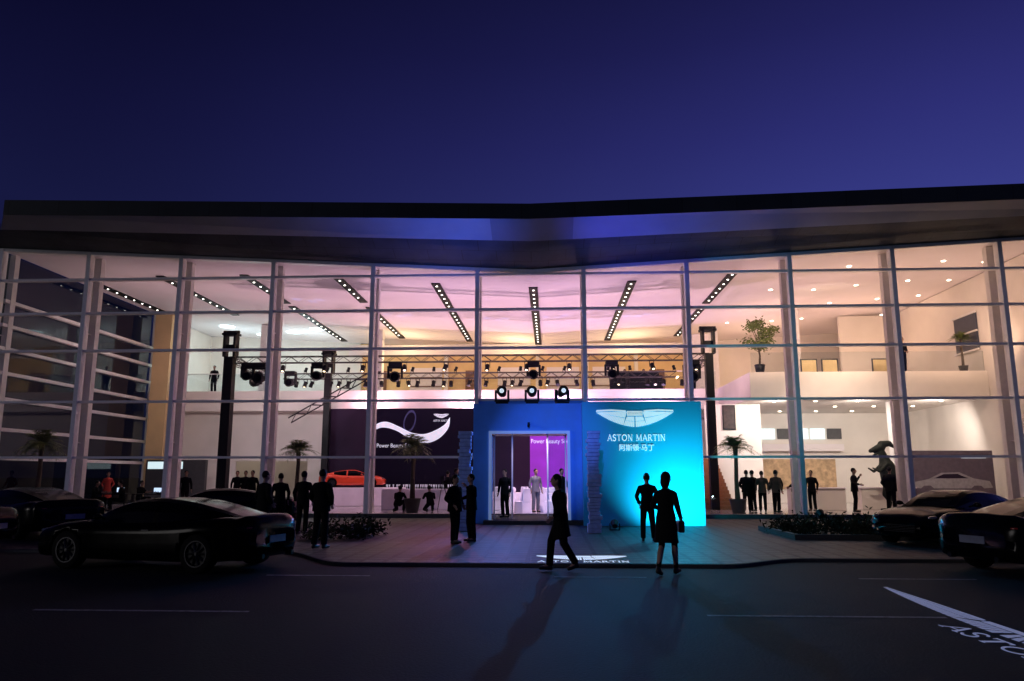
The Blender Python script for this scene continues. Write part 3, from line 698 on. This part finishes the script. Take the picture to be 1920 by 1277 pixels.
for t,x,y,r,l,s in (
 (t_bulk,8.35,34,160,'man in dark suit in the showroom group',1.0),
 (t_front,8.75,34.6,-150,'man in dark suit talking in the showroom group',1.0),
 (t_brown,9.0,34,170,'man in brown jacket in the showroom group',.98),
 (t_brown,9.45,33.5,120,'man in brown jacket near the front glass',1.0),
 (t_stand,9.75,34.6,180,'man in dark suit in the showroom group',1.0),
 (t_front,10.5,34.4,-120,'man in dark suit gesturing in the group',1.03),
 (t_stand,11.4,35,-40,'man in dark suit standing by the white counter',1.0),
 (t_phone,12.85,34,60,'man in dark suit holding a phone to his ear',1.05),
 (t_bulk,14.1,33.4,150,'man in dark suit in front of the sculpture',1.08),
 (t_stand,-1.68,29.0,-30,'man in dark suit standing just inside the doorway',1.0),
 (t_front,-.62,33.0,30,'man in grey suit walking in the hall',1.03),
 (t_coat,.42,30.0,30,'woman in dark coat by the door',1.02),
 (t_stand,-13.1,34,0,'man in dark clothes inside the front glass',1.0),
 (t_stand,-16.2,34.2,40,'man in dark clothes inside the hall',1.0),
 (t_crouch,-6.4,33,170,'photographer crouching in dark clothes',1.0),
 (t_crouch,-5.1,33.2,200,'photographer crouching in dark clothes',1.0),
 (t_front,-4.75,36.2,180,'man in dark clothes behind a camera tripod',1.0),
 (t_stand,-4.1,34,90,'man in dark suit near the drinks table',1.05),
 (t_sit,-20.1,34,90,'person seated at a desk in dark clothes',1.0),
 (t_sit,-18.7,33.4,-60,'person seated at a desk in dark clothes',1.0),
 (t_sit,-18.6,35,80,'person seated at a desk in dark clothes',1.0),
 (t_sit,-16.6,33.2,-90,'person seated at a desk in dark clothes',1.0),
 (t_sit,-17.3,34.6,-90,'person seated at a desk in dark clothes',1.0),
 (t_redc,-22.2,35.5,0,'woman in red coat standing in the hall',1.0),
 (t_redc,-20.9,36.2,30,'woman in red coat beside a desk',.98),
 (t_stand,-17.9,36.5,10,'man in dark clothes standing behind the desks',1.0),
 (t_stand,-15.0,37,10,'man in dark clothes standing behind the desks',1.0),
 (t_bulk,-14.2,36,10,'man in bulky dark jacket standing in the hall',1.0),
):
    if 'grey suit' in l: t=t_grey
    per(t,x,y,F,r,l,s)
for t,x,y,r,l in ((t_front,17.0,37.7,20,'man in dark suit on the upper floor'),(t_phone,8.2,44.6,0,'man in dark clothes on the upper floor'),
   (t_stand,-20.3,45.6,0,'man in dark clothes on the upper floor'),(t_sit,4.4,45.2,0,'technician seated at a desk on the upper floor'),(t_sit,5.5,45.2,0,'technician seated at a desk on the upper floor')):
    per(t,x,y,6.5,r,l)
e=empty('tripod_camera',(-4.9,35.6,F),'black video camera on a tripod','camera')
mb=MB()
for a in (0,2.1,4.2): mb.cyl((.35*math.cos(a),.35*math.sin(a),0),(0,0,1.3),.018,n=6)
ob('tripod',mb.mesh('tripod',m_black),e); mb=MB(); mb.box(-.08,.08,-.2,.2,1.3,1.5); mb.cyl((0,.2,1.4),(0,.34,1.4),.05); ob('camera_body',mb.mesh('cam',m_black),e)

# ------------------------------------------------------------ cars
def interp(xs,ys,x):
    xs=np.array(xs);ys=np.array(ys)
    m=np.gradient(ys,xs); i=np.clip(np.searchsorted(xs,x)-1,0,len(xs)-2)
    h=xs[i+1]-xs[i]; t=(x-xs[i])/h
    return (2*t**3-3*t**2+1)*ys[i]+(t**3-2*t**2+t)*h*m[i]+(-2*t**3+3*t**2)*ys[i+1]+(t**3-t**2)*h*m[i+1]
def car_tpl(paint):
    X=[-2.36,-2.28,-1.95,-1.4,-.8,0,.8,1.4,1.9,2.22,2.36]
    W=[.60,.76,.90,.95,.91,.885,.90,.94,.89,.76,.52]
    ZB=[.36,.28,.22,.18,.17,.17,.17,.18,.2,.22,.30]
    ZS=[.72,.82,.87,.86,.81,.78,.77,.77,.70,.59,.47]
    ZT=[.77,.91,.95,.95,.92,.90,.88,.85,.77,.64,.50]
    xs=np.linspace(-2.36,2.36,72); rings=[]
    for x in xs:
        w_,zb,zs,zt_=[float(interp(X,a,x)) for a in (W,ZB,ZS,ZT)]
        half=[(0,zb),(w_*.80,zb),(w_*.93,zb+.03),(w_*.98,zb+.10),(w_,zb+.22),(w_*.985,(zb+zs)/2+.02),(w_*.995,zs-.15),(w_*.985,zs-.07),(w_*.95,zs-.01),(w_*.87,zs+.035),(w_*.72,(zs+zt_)/2+.03),(w_*.5,zt_-.015),(w_*.2,zt_),(0,zt_)]
        ring=[(float(x),y,z) for y,z in half]+[(float(x),-y,z) for y,z in half[-2:0:-1]]
        rings.append(ring)
    mb=MB(); mb.loft(rings); me=mb.mesh('body',paint,True)
    cut=MB()
    for x in (-1.38,1.42):
        for s in (-1,1): cut.cyl((x,s*.62,.34),(x,s*1.2,.34),.365,.365,40)
    cm=bpy.data.objects.new('cut',cut.mesh('cut',m_black)); COL.objects.link(cm)
    bpy.context.view_layer.update()
    body=bake(me,[('BOOLEAN',dict(operation='DIFFERENCE',object=cm,solver='EXACT'))]); bpy.data.objects.remove(cm)
    GX=[-2.0,-1.4,-.75,-.15,.3,.7,1.1]
    GR=[.93,1.09,1.215,1.255,1.225,1.09,.88]
    GB=[.66,.73,.76,.76,.75,.74,.70]; GT=[.48,.53,.56,.56,.56,.57,.60]
    gx=np.linspace(GX[0],GX[-1],32); glass=MB(); roof=MB(); R_=[]
    for x in gx:
        r=float(interp(GX,GR,x)); wb=float(interp(GX,GB,x)); wt_=float(interp(GX,GT,x)); zb=.83
        r=max(r,zb+.01)
        R_.append([(float(x),wb,zb-.04),(float(x),wb*.6+wt_*.4+.02,zb+(r-zb)*.45),(float(x),wt_+.02,zb+(r-zb)*.86),(float(x),wt_*.75,r-.006),(float(x),wt_*.35,r),(float(x),0,r)])
    for j in range(31):
        a,b=R_[j],R_[j+1]
        for s in (1,-1):
            for i in range(5):
                q=[(p[0],p[1]*s,p[2]) for p in (a[i],b[i],b[i+1],a[i+1])]
                if s<0: q=q[::-1]
                side=i<2; xm=gx[j]
                isroof=(not side) and (-.85<xm<.25 or i==2)
                pillar=side and (xm<-1.35 or abs(xm+.42)<.045 or xm>1.0)
                (roof if (isroof or pillar) else glass).add(q,[(0,1,2,3)])
    parts=[('body',body),('roof',roof.mesh('roof',paint,True)),('windows',glass.mesh('windows',m_carglass,True))]
    ty=MB(); n=32; prof=[(-.11,.2),(-.115,.30),(-.09,.335),(.09,.335),(.115,.30),(.11,.2)]
    rr=[[(math.cos(2*math.pi*i/n)*r,y,math.sin(2*math.pi*i/n)*r) for i in range(n)] for y,r in prof]
    ty.loft(rr,caps=False); tyre=ty.mesh('tyre',m_tyre,True)
    rm=MB(); rm.cyl((0,-.03,0),(0,.03,0),.205,.205,28,0)
    for k in range(10):
        a=2*math.pi*k/10
        for s in (-1,1):
            rm.cyl((0.03*math.cos(a),s*.10,.03*math.sin(a)),(.215*math.cos(a),s*.085,.215*math.sin(a)),.022,.016,6,1)
    for s in (-1,1): rm.cyl((0,s*.085,0),(0,s*.112,0),.04,.03,12,1)
    rr=[[(math.cos(2*math.pi*i/n)*r,y,math.sin(2*math.pi*i/n)*r) for i in range(n)] for y,r in ((.06,.225),(.112,.225),(.112,.205),(.06,.205))]
    rm.loft(rr,1,False); rr=[[(p[0],-p[1],p[2]) for p in r] for r in rr][::-1]; rm.loft(rr,1,False)
    rim=rm.mesh('rim',[m_black,m_rim])
    hub=MB(); hub.cyl((0,-.08,0),(0,.08,0),.19,.19,20); wh=hub.mesh('wheel',m_black)
    for x in (-1.38,1.42):
        for s in (-1,1): parts.append(('wheel',wh,(x,s*.80,.335),(0,0,0),[('tyre',tyre),('rim',rim)]))
    for s in (-1,1):
        mb=MB(); mb.ell((2.05,s*.68,.655),.20,.10,.05); parts.append(('headlight',mb.mesh('headlight',m_head,True)))
        mb=MB(); mb.ell((-2.20,s*.62,.77),.12,.17,.05); parts.append(('tail_light',mb.mesh('tail_light',m_tail,True)))
        mb=MB(); mb.ell((.70,s*.96,.93),.06,.10,.055); mb.cyl((.73,s*.78,.88),(.70,s*.91,.92),.02); parts.append(('wing_mirror',mb.mesh('wing_mirror',paint,True)))
        mb=MB(); mb.cyl((-2.3,s*.45,.28),(-2.42,s*.45,.28),.045); parts.append(('exhaust',mb.mesh('exhaust',m_rim)))
        mb=MB(); mb.box(-.35,-.2,s*.885-.012,s*.885+.012,.70,.72); parts.append(('door_handle',mb.mesh('door_handle',m_rim)))
    mb=MB(); mb.box(-2.40,-2.385,-.24,.24,.50,.62); parts.append(('licence_plate',mb.mesh('plate',m_plate)))
    mb=MB()
    for k in range(5): mb.box(2.28,2.375,-.38,.38,.33+k*.035,.343+k*.035)
    parts.append(('grille',mb.mesh('grille',m_rim)))
    return parts
c_black=car_tpl(m_blackpaint); c_grey=car_tpl(m_greypaint)
def swap(tpl,old,new):
    out=[]
    for p in tpl:
        if p[1].materials and p[1].materials[0]==old:
            me=p[1].copy(); me.materials[0]=new; out.append((p[0],me)+tuple(p[2:]))
        else: out.append(p)
    return out
c_red=swap(c_black,m_blackpaint,m_redpaint)
G='cars parked outside the showroom'
place(c_black,'parked_car',(-7.35,14.9,-.06),R(180-14),'glossy black coupe parked along the kerb','car',G,1.02)
place(c_grey,'parked_car',(-14.6,21.4,0),R(150),'dark grey coupe parked on the forecourt','car',G,1.05)
place(c_grey,'parked_car',(-10.4,24.3,0),R(-160),'dark silver coupe parked near the glass front','car',G,1.0)
place(c_black,'parked_car',(-15.0,17.6,-.06),R(180),'black coupe parked at the kerb','car',G,1.0)
place(c_grey,'parked_car',(10.2,20.6,0),R(215),'dark grey coupe parked on the forecourt beside the planting bed','car',G,1.02)
place(c_grey,'parked_car',(9.75,15.2,-.06),R(20),'dark grey coupe with its tail toward the street','car',G,1.06)
place(c_red,'display_car',(-10.3,40.6,1.05),R(8),'orange red coupe displayed on a draped platform','car',None,.72)
e=empty('display_platform',(-10.0,40.6,F),'draped white display platform','platform')
mb=MB(); mb.box(-2.3,2.3,-1.1,1.1,0,.915); ob('platform_body',bev(mb.mesh('platform',m_cloth),.03),e)

# ------------------------------------------------------------ furniture
def drape(r,h,n=48):
    mb=MB(); rings=[]
    for z,k,a in ((0,1.12,.05),(h*.4,1.07,.035),(h*.8,1.02,.012),(h,1,.0)):
        rings.append([(r*(k+a*math.sin(i*2*math.pi/n*12))*math.cos(2*math.pi*i/n),r*(k+a*math.sin(i*2*math.pi/n*12))*math.sin(2*math.pi*i/n),z) for i in range(n)])
    return mb.loft(rings)
tabm=drape(.8,.75).mesh('table_cloth',m_cloth,False)
mb=MB(); mb.loft([[(x*s_,y*s_,z) for x,y in ((-.24,-.24),(.24,-.24),(.24,.24),(-.24,.24))] for z,s_ in ((0,1.15),(.45,1),(.48,.95))])
mb.loft([[(x,y,z) for x,y in ((-.23,.16),(.23,.16),(.22,.25),(-.22,.25))] for z in (.44,.8)]+[[(x*.8,y+.03,1.0) for x,y in ((-.23,.16),(.23,.16),(.22,.25),(-.22,.25))]])
chairm=bev(mb.mesh('chair_cover',m_cloth),.02)
for x,y in ((-1.7,36.2),(.3,35.0),(-.6,39),(2.2,38),(-3.6,39)):
    e=empty('banquet_table',(x,y,F),'round banquet table with white cloth to the floor','table','round banquet tables'); ob('table_cloth',tabm,e)
    mb=MB(); mb.ell((0,0,.87),.12,.12,.14,10,7); mb.cyl((0,0,.75),(0,0,.85),.03); ob('centrepiece',mb.mesh('centrepiece',m_cloth),e)
    for k in range(5):
        a=k*2*math.pi/5+.5; c=empty('banquet_chair',(x+1.25*math.cos(a),y+1.25*math.sin(a),F),'chair with a white fabric cover','chair','covered banquet chairs',a-math.pi/2); ob('chair_cover',chairm,c)
for x,y in ((-1.15,32.6),(.05,32.8)):
    c=empty('banquet_chair',(x,y,F),'chair with a white fabric cover','chair','covered banquet chairs',random.uniform(0,6)); ob('chair_cover',chairm,c)
e=empty('drinks_table',(-5.9,36.0,F),'long white draped drinks table set with glasses','table')
mb=MB(); mb.box(-1.8,1.8,-.4,.4,0,.92); ob('table_cloth',bev(mb.mesh('cloth',m_cloth),.02),e)
gm=M('glassware',(.8,.8,.9),.1,emis=(.9,.85,1),estr=.2)  # slight glow added as sparkle on the glasses
mb=MB()
for i in range(34):
    x=-1.7+i*.1; y=random.uniform(-.3,.3); mb.cyl((x,y,.92),(x,y,1.0),.008,n=6); mb.cyl((x,y,1.0),(x,y,1.12),.02,.035,8)
o=ob('glassware',mb.mesh('glassware',gm),e,kind='stuff')
for x,y in ((11.9,36),(15.3,36.8)):
    e=empty('reception_counter',(x,y,F),'white reception counter with a flat top','counter','white reception counters')
    mb=MB(); mb.box(-1.2,1.2,-.3,.3,0,.95); ob('counter_body',bev(mb.mesh('counter',m_wall),.02),e); mb=MB(); mb.box(-1.25,1.25,-.35,.35,.951,1.0); ob('counter_top',mb.mesh('countertop',m_cloth),e)
for x,y in ((-19.4,34.2),(-17.5,33.8)):
    e=empty('work_desk',(x,y,F),'dark desk with a glowing laptop','desk','dark work desks')
    mb=MB(); mb.box(-.7,.7,-.35,.35,.7,.74)
    for a in (-.65,.65):
        for b in (-.3,.3): mb.box(a-.02,a+.02,b-.02,b+.02,0,.7)
    ob('desk_frame',mb.mesh('desk',m_black),e)
    l=empty('laptop',(x+.2,y,F+.742),'open laptop with glowing screen on a desk','laptop','laptops')
    mb=MB(); mb.box(-.17,.17,-.12,.12,0,.02); ob('keyboard',mb.mesh('kb',m_dark),l)
    mb=MB(); mb.box(-.17,.17,.12,.13,.02,.25); ob('screen',mb.mesh('scr',m_screen),l)
e=empty('display_banner',(18.2,36.6,F),'wide lilac grey printed banner with a silver car picture','banner')
mb=MB(); mb.box(-1.9,1.9,0,.06,.3,2.65); ob('banner_panel',mb.mesh('banner',m_banner),e)
mb=MB(); mb.box(-1.7,-1.6,.0,.05,0,.3); mb.box(1.6,1.7,0,.05,0,.3); ob('banner_feet',mb.mesh('feet',m_black),e)
prof=[(-1.0,.95),(-.95,1.15),(-.6,1.25),(-.25,1.48),(.2,1.50),(.55,1.28),(.95,1.18),(1.02,.95),(.8,.92),(.72,1.02),(.55,1.02),(.47,.92),(-.47,.92),(-.55,1.02),(-.72,1.02),(-.8,.92)]
mb=MB(); mb.add([(x*1.75,-.005,z*1.25-.2) for x,z in prof],[tuple(range(len(prof)))]); ob('car_picture',mb.mesh('car_picture',m_pale),e)
wprof=[(-.45,1.28),(-.2,1.43),(.15,1.44),(.42,1.28)]
mb=MB(); mb.add([(x*1.75,-.01,z*1.25-.2) for x,z in wprof],[(0,1,2,3)]); ob('car_window_picture',mb.mesh('car_window_picture',m_bplum),e)
mb=MB(); mb.box(.5,1.6,-.01,-.002,2.3,2.36); ob('printed_line',mb.mesh('line',m_btext),e)
e=empty('wall_painting',(9.1,39.95,3.95),'dark framed painting on a white wall','painting')
mb=MB(); mb.box(-.32,.32,-.04,.04,0,1.25); ob('frame',mb.mesh('frame',m_black),e); mb=MB(); mb.box(-.27,.27,-.05,-.041,.05,1.2); ob('canvas',mb.mesh('canvas',m_paint),e)
e=empty('staircase',(7.6,36.2,F),'red brown wooden staircase with metal handrail','staircase')
mb=MB()
for k in range(14): mb.box(-.75,.75,k*.28,k*.28+.3,k*.17,k*.17+.17)
ob('steps',mb.mesh('steps',m_wood),e)
mb=MB(); mb.cyl((-.75,0,.95),(-.75,3.9,.95+2.38),.03); 
for k in range(0,14,2): mb.cyl((-.75,k*.28+.14,k*.17+.1),(-.75,k*.28+.14,k*.17+1.03),.015,n=6)
ob('handrail',mb.mesh('hr',m_alu),e)
for x in (12.6,13.6,16.0):
    e=empty('framed_panel',(x,37.9,6.5),'small framed panel standing on the upper floor','frame','framed panels on the upper floor')
    mb=MB(); mb.box(-.4,.4,0,.05,.0,.75); ob('frame',mb.mesh('fr',m_dark),e); mb=MB(); mb.box(-.34,.34,-.01,-.001,.06,.69); ob('picture',mb.mesh('pic',m_wallwarm),e)
e=empty('loudspeaker',(11.6,37.7,6.5),'slim black loudspeaker on the upper floor','loudspeaker')
mb=MB(); mb.box(-.16,.16,-.15,.15,0,.85); ob('cabinet',bev(mb.mesh('spk',m_black),.02),e); mb=MB(); mb.cyl((0,-.15,.55),(0,-.16,.55),.11,.1,16); mb.cyl((0,-.15,.25),(0,-.16,.25),.11,.1,16); ob('cone',mb.mesh('cone',m_dark),e)
e=empty('control_desk',(5.0,44.9,6.5),'black sound control desk on the upper floor','desk')
mb=MB(); mb.box(-1.5,1.5,-.3,.3,0,.85); mb.box(-1.3,1.3,-.3,.1,.85,1.05); ob('desk_body',mb.mesh('cd',m_black),e)
e=empty('glow_shelf',(-21.2,43.0,F),'dark wall shelf added to carry a cool backlight','shelf')
mb=MB(); mb.box(-1.5,1.9,0,.3,0,2.4); ob('cabinet',mb.mesh('cab',m_dark),e); mb=MB(); mb.box(-1.4,.6,-.02,-.001,1.9,2.3); ob('glow',mb.mesh('bl',m_glow),e)  # glowing face made up for the pale cyan patches at the left
# ------------------------------------------------------------ crested sculpture
e=empty('sculpture',(14.7,35.4,F),'dark green standing creature sculpture with curved crested head','sculpture')
mb=MB()
P_=[(-.05,0,2.6),(.05,0,2.3),(.15,0,1.9),(.25,0,1.45),(.4,0,1.15)]
Rr=[.15,.20,.34,.38,.32]
for i in range(len(P_)-1): mb.cap(P_[i],P_[i+1],Rr[i],Rr[i+1],16)
mb.cap((-.02,0,2.78),(-.5,0,2.60),.19,.09,14); mb.cap((.0,0,2.88),(.32,0,2.93),.17,.13,14); mb.cap((.32,0,2.93),(.62,0,2.70),.13,.03,14); mb.cap((-.12,0,2.56),(-.45,0,2.36),.08,.04,10)
mb.cap((.45,0,1.15),(.9,0,.75),.24,.12,14); mb.cap((.9,0,.75),(1.3,0,.5),.12,.04,12)
for s in (-1,1):
    mb.cap((.25,s*.22,1.2),(.1,s*.26,.7),.21,.13); mb.cap((.1,s*.26,.7),(.3,s*.26,.35),.12,.08); mb.cap((.3,s*.26,.35),(.2,s*.26,.07),.08,.07); mb.cap((.25,s*.26,.05),(-.12,s*.26,.05),.07,.05)
    mb.cap((.05,s*.26,2.0),(-.3,s*.30,1.7),.10,.06); mb.cap((-.3,s*.30,1.7),(-.55,s*.24,1.85),.06,.04)
ob('body',vox(mb,'body',m_dino,.03,2),e)

# ------------------------------------------------------------ plants
def palm(seed):
    rnd=random.Random(seed); t=MB(); t.tube([(0,0,.4),(.02,0,1.2),(0,.02,1.9),(0,0,2.35)],[.10,.075,.07,.09],[.10,.075,.07,.09],10)
    c=MB()
    for k in range(46):
        a=rnd.uniform(0,2*math.pi); el=rnd.uniform(-.2,1.35); L=rnd.uniform(.55,.88)
        d=Vector((math.cos(a)*math.cos(el),math.sin(a)*math.cos(el),math.sin(el)))
        p=Vector((0,0,2.35)); v=d*1.0; pts=[p.copy()]
        for s in range(7): p=p+v*(L/7); v=v+Vector((0,0,-.14)); pts.append(p.copy())
        side=d.cross(Vector((0,0,1))).normalized()
        for s in range(1,8):
            q=pts[s]; ax=(pts[s]-pts[s-1]).normalized(); wl=.26*math.sin(math.pi*(s+.6)/8.6)
            for sg in (-1,1):
                for o in (0,.5):
                    b=q-ax*(L/7)*o; tip=b+side*sg*wl+ax*.13+Vector((0,0,-.05+rnd.uniform(-.04,.04)))
                    c.add([b-ax*.018,b+ax*.018,tip],[(0,1,2)])
        for s in range(7): c.add([pts[s]+side*.008,pts[s]-side*.008,pts[s+1]-side*.005,pts[s+1]+side*.005],[(0,1,2,3)])
    pot=MB(); pot.loft([[(r*math.cos(2*math.pi*i/20),r*math.sin(2*math.pi*i/20),z) for i in range(20)] for z,r in ((0,.2),(.05,.22),(.45,.3),(.5,.32),(.5,.28),(.42,.27))])
    return [('trunk',t.mesh('trunk',m_bark,True)),('crown',c.mesh('crown',m_leaf)),('pot',pot.mesh('pot',m_pot,True))]
p1,p2=palm(1),palm(2)
for t,x,y,s in ((p1,-22.1,32.9,1.25),(p2,-10.75,32.9,1.08),(p1,-5.8,32.9,1.16),(p2,7.7,32.9,1.14)):
    place(t,'potted_palm',(x,y,F),random.uniform(0,6),'potted palm standing just inside the showroom glass','palm','potted palms along the facade',s)
place(p2,'potted_palm',(19.9,37.9,6.5),1,'potted palm on the upper floor','palm','potted palms along the facade',.72)
def ficus():
    rnd=random.Random(5); t=MB(); c=MB()
    t.tube([(0,0,.35),(.03,0,.8),(-.02,0,1.2)],[.05,.04,.04],[.05,.04,.04],8)
    cl=[]
    for k in range(14):
        a=rnd.uniform(0,6.28); z=rnd.uniform(1.15,2.3); r=rnd.uniform(.15,.75)*(1-.35*abs(z-1.6)); q=Vector((r*math.cos(a),r*math.sin(a),z)); cl.append(q); t.cyl((-.02,0,1.1+rnd.uniform(-.2,.2)),q,.02,.008,6)
    for q in cl:
        for j in range(90):
            v=Vector((rnd.gauss(0,1),rnd.gauss(0,1),rnd.gauss(0,.7)))*.15+q; d=Vector((rnd.gauss(0,1),rnd.gauss(0,1),rnd.gauss(-.4,.6))).normalized(); s=d.cross(Vector((rnd.random(),rnd.random(),.3))).normalized()*.032
            c.add([v,v+d*.06+s,v+d*.14,v+d*.06-s],[(0,1,2,3)])
    pot=MB(); pot.loft([[(r*math.cos(2*math.pi*i/20),r*math.sin(2*math.pi*i/20),z) for i in range(20)] for z,r in ((0,.16),(.4,.23),(.42,.2),(.36,.19))])
    return [('trunk',t.mesh('trunk',m_bark,True)),('crown',c.mesh('crown',m_leaf2)),('pot',pot.mesh('pot',m_pot,True))]
place(ficus(),'potted_tree',(10.2,37.75,6.5),0,'leafy potted ficus tree on the upper floor edge','tree',None,1.12)
def shrubs(x0,x1,y0,y1,h,n,seed,label):
    rnd=random.Random(seed); c=MB()
    cl=[(rnd.uniform(x0,x1),rnd.uniform(y0,y1),rnd.uniform(.5,1)*h) for _ in range(int((x1-x0)*(y1-y0)*3)+3)]
    for j in range(n):
        q=rnd.choice(cl); v=Vector((q[0]+rnd.gauss(0,.2),q[1]+rnd.gauss(0,.2),abs(rnd.gauss(.5,.3))*q[2])); d=Vector((rnd.gauss(0,1),rnd.gauss(0,1),rnd.gauss(.4,.8))).normalized(); s=d.cross(Vector((.3,rnd.random(),.3))).normalized()*.025
        c.add([v,v+d*.07+s,v+d*.15,v+d*.07-s],[(0,1,2,3)])
    ob('shrub_bed',c.mesh('shrubs',m_shrub),label=label,cat='shrubs',kind='stuff')
shrubs(6.6,11.8,21.2,24.2,.5,5200,3,'low dark shrubs in a planting bed')
shrubs(-6.3,-4.9,20.2,22.5,.5,1500,4,'low dark shrubs in a small planting bed')
mb=MB(); mb.box(6.3,12.1,20.9,21.05,0,.14); mb.box(6.3,6.45,21.05,24.5,0,.14); ob('bed_edging',mb.mesh('edging',m_kerb),label='low stone edging of the planting bed',cat='edging')
flood(7.9,23.6,.35,'small bright garden flood lamp in the planting bed')

# ------------------------------------------------------------ lights
PK=(1,.57,.70); LIL=(.92,.55,.98); WM=(1,.60,.40); CW=(.70,.95,1)
KI=2.0
def upl(x,y,z,e,c,dy=2.5,size=165): light('SPOT',(x,y,z),e*KI,c,.04,(x,y+dy,z+5),size,.6,'ceiling_wash_light')
for x in (-11.5,-6.5,-2,2.5,6.5):
    upl(x,36.5,4.9,225,PK)
for x in (-10,-4.5,1,6): upl(x,43,5.2,200,PK if x<0 else LIL)
for x in (-5,1.5): upl(x,33.5,6.0,90,LIL)
for x in (10.5,14.5,18.5): upl(x,34.3,6.4,120,WM,2)
for x in (12,17): upl(x,42,7.2,120,WM)
for x in (-20.5,-16): upl(x,36,6.2,80,(1,.62,.60))
def inl(x,y,z,e,c,tx,ty,tz,size=110): light('SPOT',(x,y,z),e*1.7,c,.05,(tx,ty,tz),size,.7,'interior_wash_light')
for x in (-12,-6,0,6): inl(x,36.2,6.3,250,(1,.64,.80),x,43,.3,125)
inl(-17.5,35.5,6.3,240,(1,.78,.68),-18,44,3)
inl(-14,38,6.0,160,(.85,.95,1),-15,45,3,100)
for x in (11,15,18.5): inl(x,37.4,5.0,340,(1,.84,.74),x,44,1.0,140)
inl(13,33,5.8,320,(1,.74,.58),14,39,1.5,120); inl(9,33.5,8.5,260,(1,.70,.50),9.5,40,4.5,120); inl(18,33,8.5,240,(1,.68,.48),19,40,6,120)
inl(13.5,35,8.8,240,(1,.70,.50),14,45,7,130)
for x in (-9,-2,5): light('POINT',(x,47.5,8.7),190,(1,.68,.34),name='upper_floor_lamp')
for x in (-20,-15.5): light('POINT',(x,48.3,8.9),140,CW,name='upper_room_lamp')
light('POINT',(13,47,8.6),140,WM,name='upper_floor_lamp')
light('POINT',(-19,47.5,4.2),40,(1,.85,.7),name='lower_room_lamp')
inl(-.6,28.0,3.1,90,(.9,.75,1),-.6,31,.3,130)
inl(-.4,31.8,4.4,480,(1,.72,.92),-.2,35,.3,100)  # added spot, brightens the tables seen through the doorway
inl(.2,38,6,260,(.85,.25,1),.4,42.6,2.6,70)
for x,y in ((-12.5,38.3),(-8.4,41.3),(-2.9,41.3),(.3,40.6),(4.7,41.5)):
    for dx,dy in ((-.5,0),(.15,.3),(.6,-.1)):
        light('SPOT',(x,y-1.6,7.4),260,(.25,.35,1),.02,(x+dx,y+dy,10.2),9,.6,'gobo_light')
# cyan on sign wall, blue on portal
light('SPOT',(1.95,24.45,.25),420,(.02,.20,1),.05,(1.7,26.5,2.8),125,1.0,'flood_lamp_light')
light('SPOT',(4.5,24.2,.25),700,(.02,.90,1),.05,(4.5,26.5,1.3),100,1.0,'flood_lamp_light')
light('SPOT',(3.3,25.3,.15),110,(.02,.85,1),.05,(3.5,26.5,1.2),120,1.0,'flood_lamp_light')
light('SPOT',(-2.95,25.0,.25),190,(.12,.30,1),.05,(-.6,27.5,2.6),120,.8,'flood_lamp_light')
light('SPOT',(-1,-3,7),16000,(.10,.26,1),.1,(.1,26,2.9),9.5,.9,'entrance_fill_light')  # added blue fill from an unseen source for pillars and portal front
light('SPOT',(1.2,27.2,4.35),1300,(.05,.36,1),.05,(1.6,22.3,0),125,.9,'paving_fill_light')  # these spots are added without fixtures, for blue spill on the paving
light('SPOT',(4.3,26.2,4.3),500,(.02,.55,.9),.05,(4.5,21.5,0),115,.9,'paving_fill_light')
light('SPOT',(-1.8,27.2,4.35),500,(.20,.27,1),.05,(-1.8,22.3,0),110,.9,'paving_fill_light')
light('SPOT',(-4.2,30.7,6.0),360,(1,.14,.30),.05,(-4.8,25.0,0),80,.9,'red_wash_light')
# blue uplight on the soffit
light('SPOT',(-2.9,27.9,6.4),850,(.07,.14,1),.05,(-4.3,28.2,11.2),100,1.0,'portal_top_light')
light('SPOT',(1.7,27.9,6.4),850,(.06,.07,1),.05,(4.0,28.2,11.2),100,1.0,'portal_top_light')
light('POINT',(7.9,23.7,.65),8,(.7,.95,1),.05,name='garden_lamp')
s=light('SUN',(0,0,20),.30,(1,.94,.93),name='facade_fill_sun'); s.data.angle=R(14)  # added fill to lighten the mullions, no such source known
s.rotation_euler=Vector((math.sin(R(64))*math.cos(R(7)),math.cos(R(64))*math.cos(R(7)),-math.sin(R(7)))).to_track_quat('-Z','Y').to_euler()
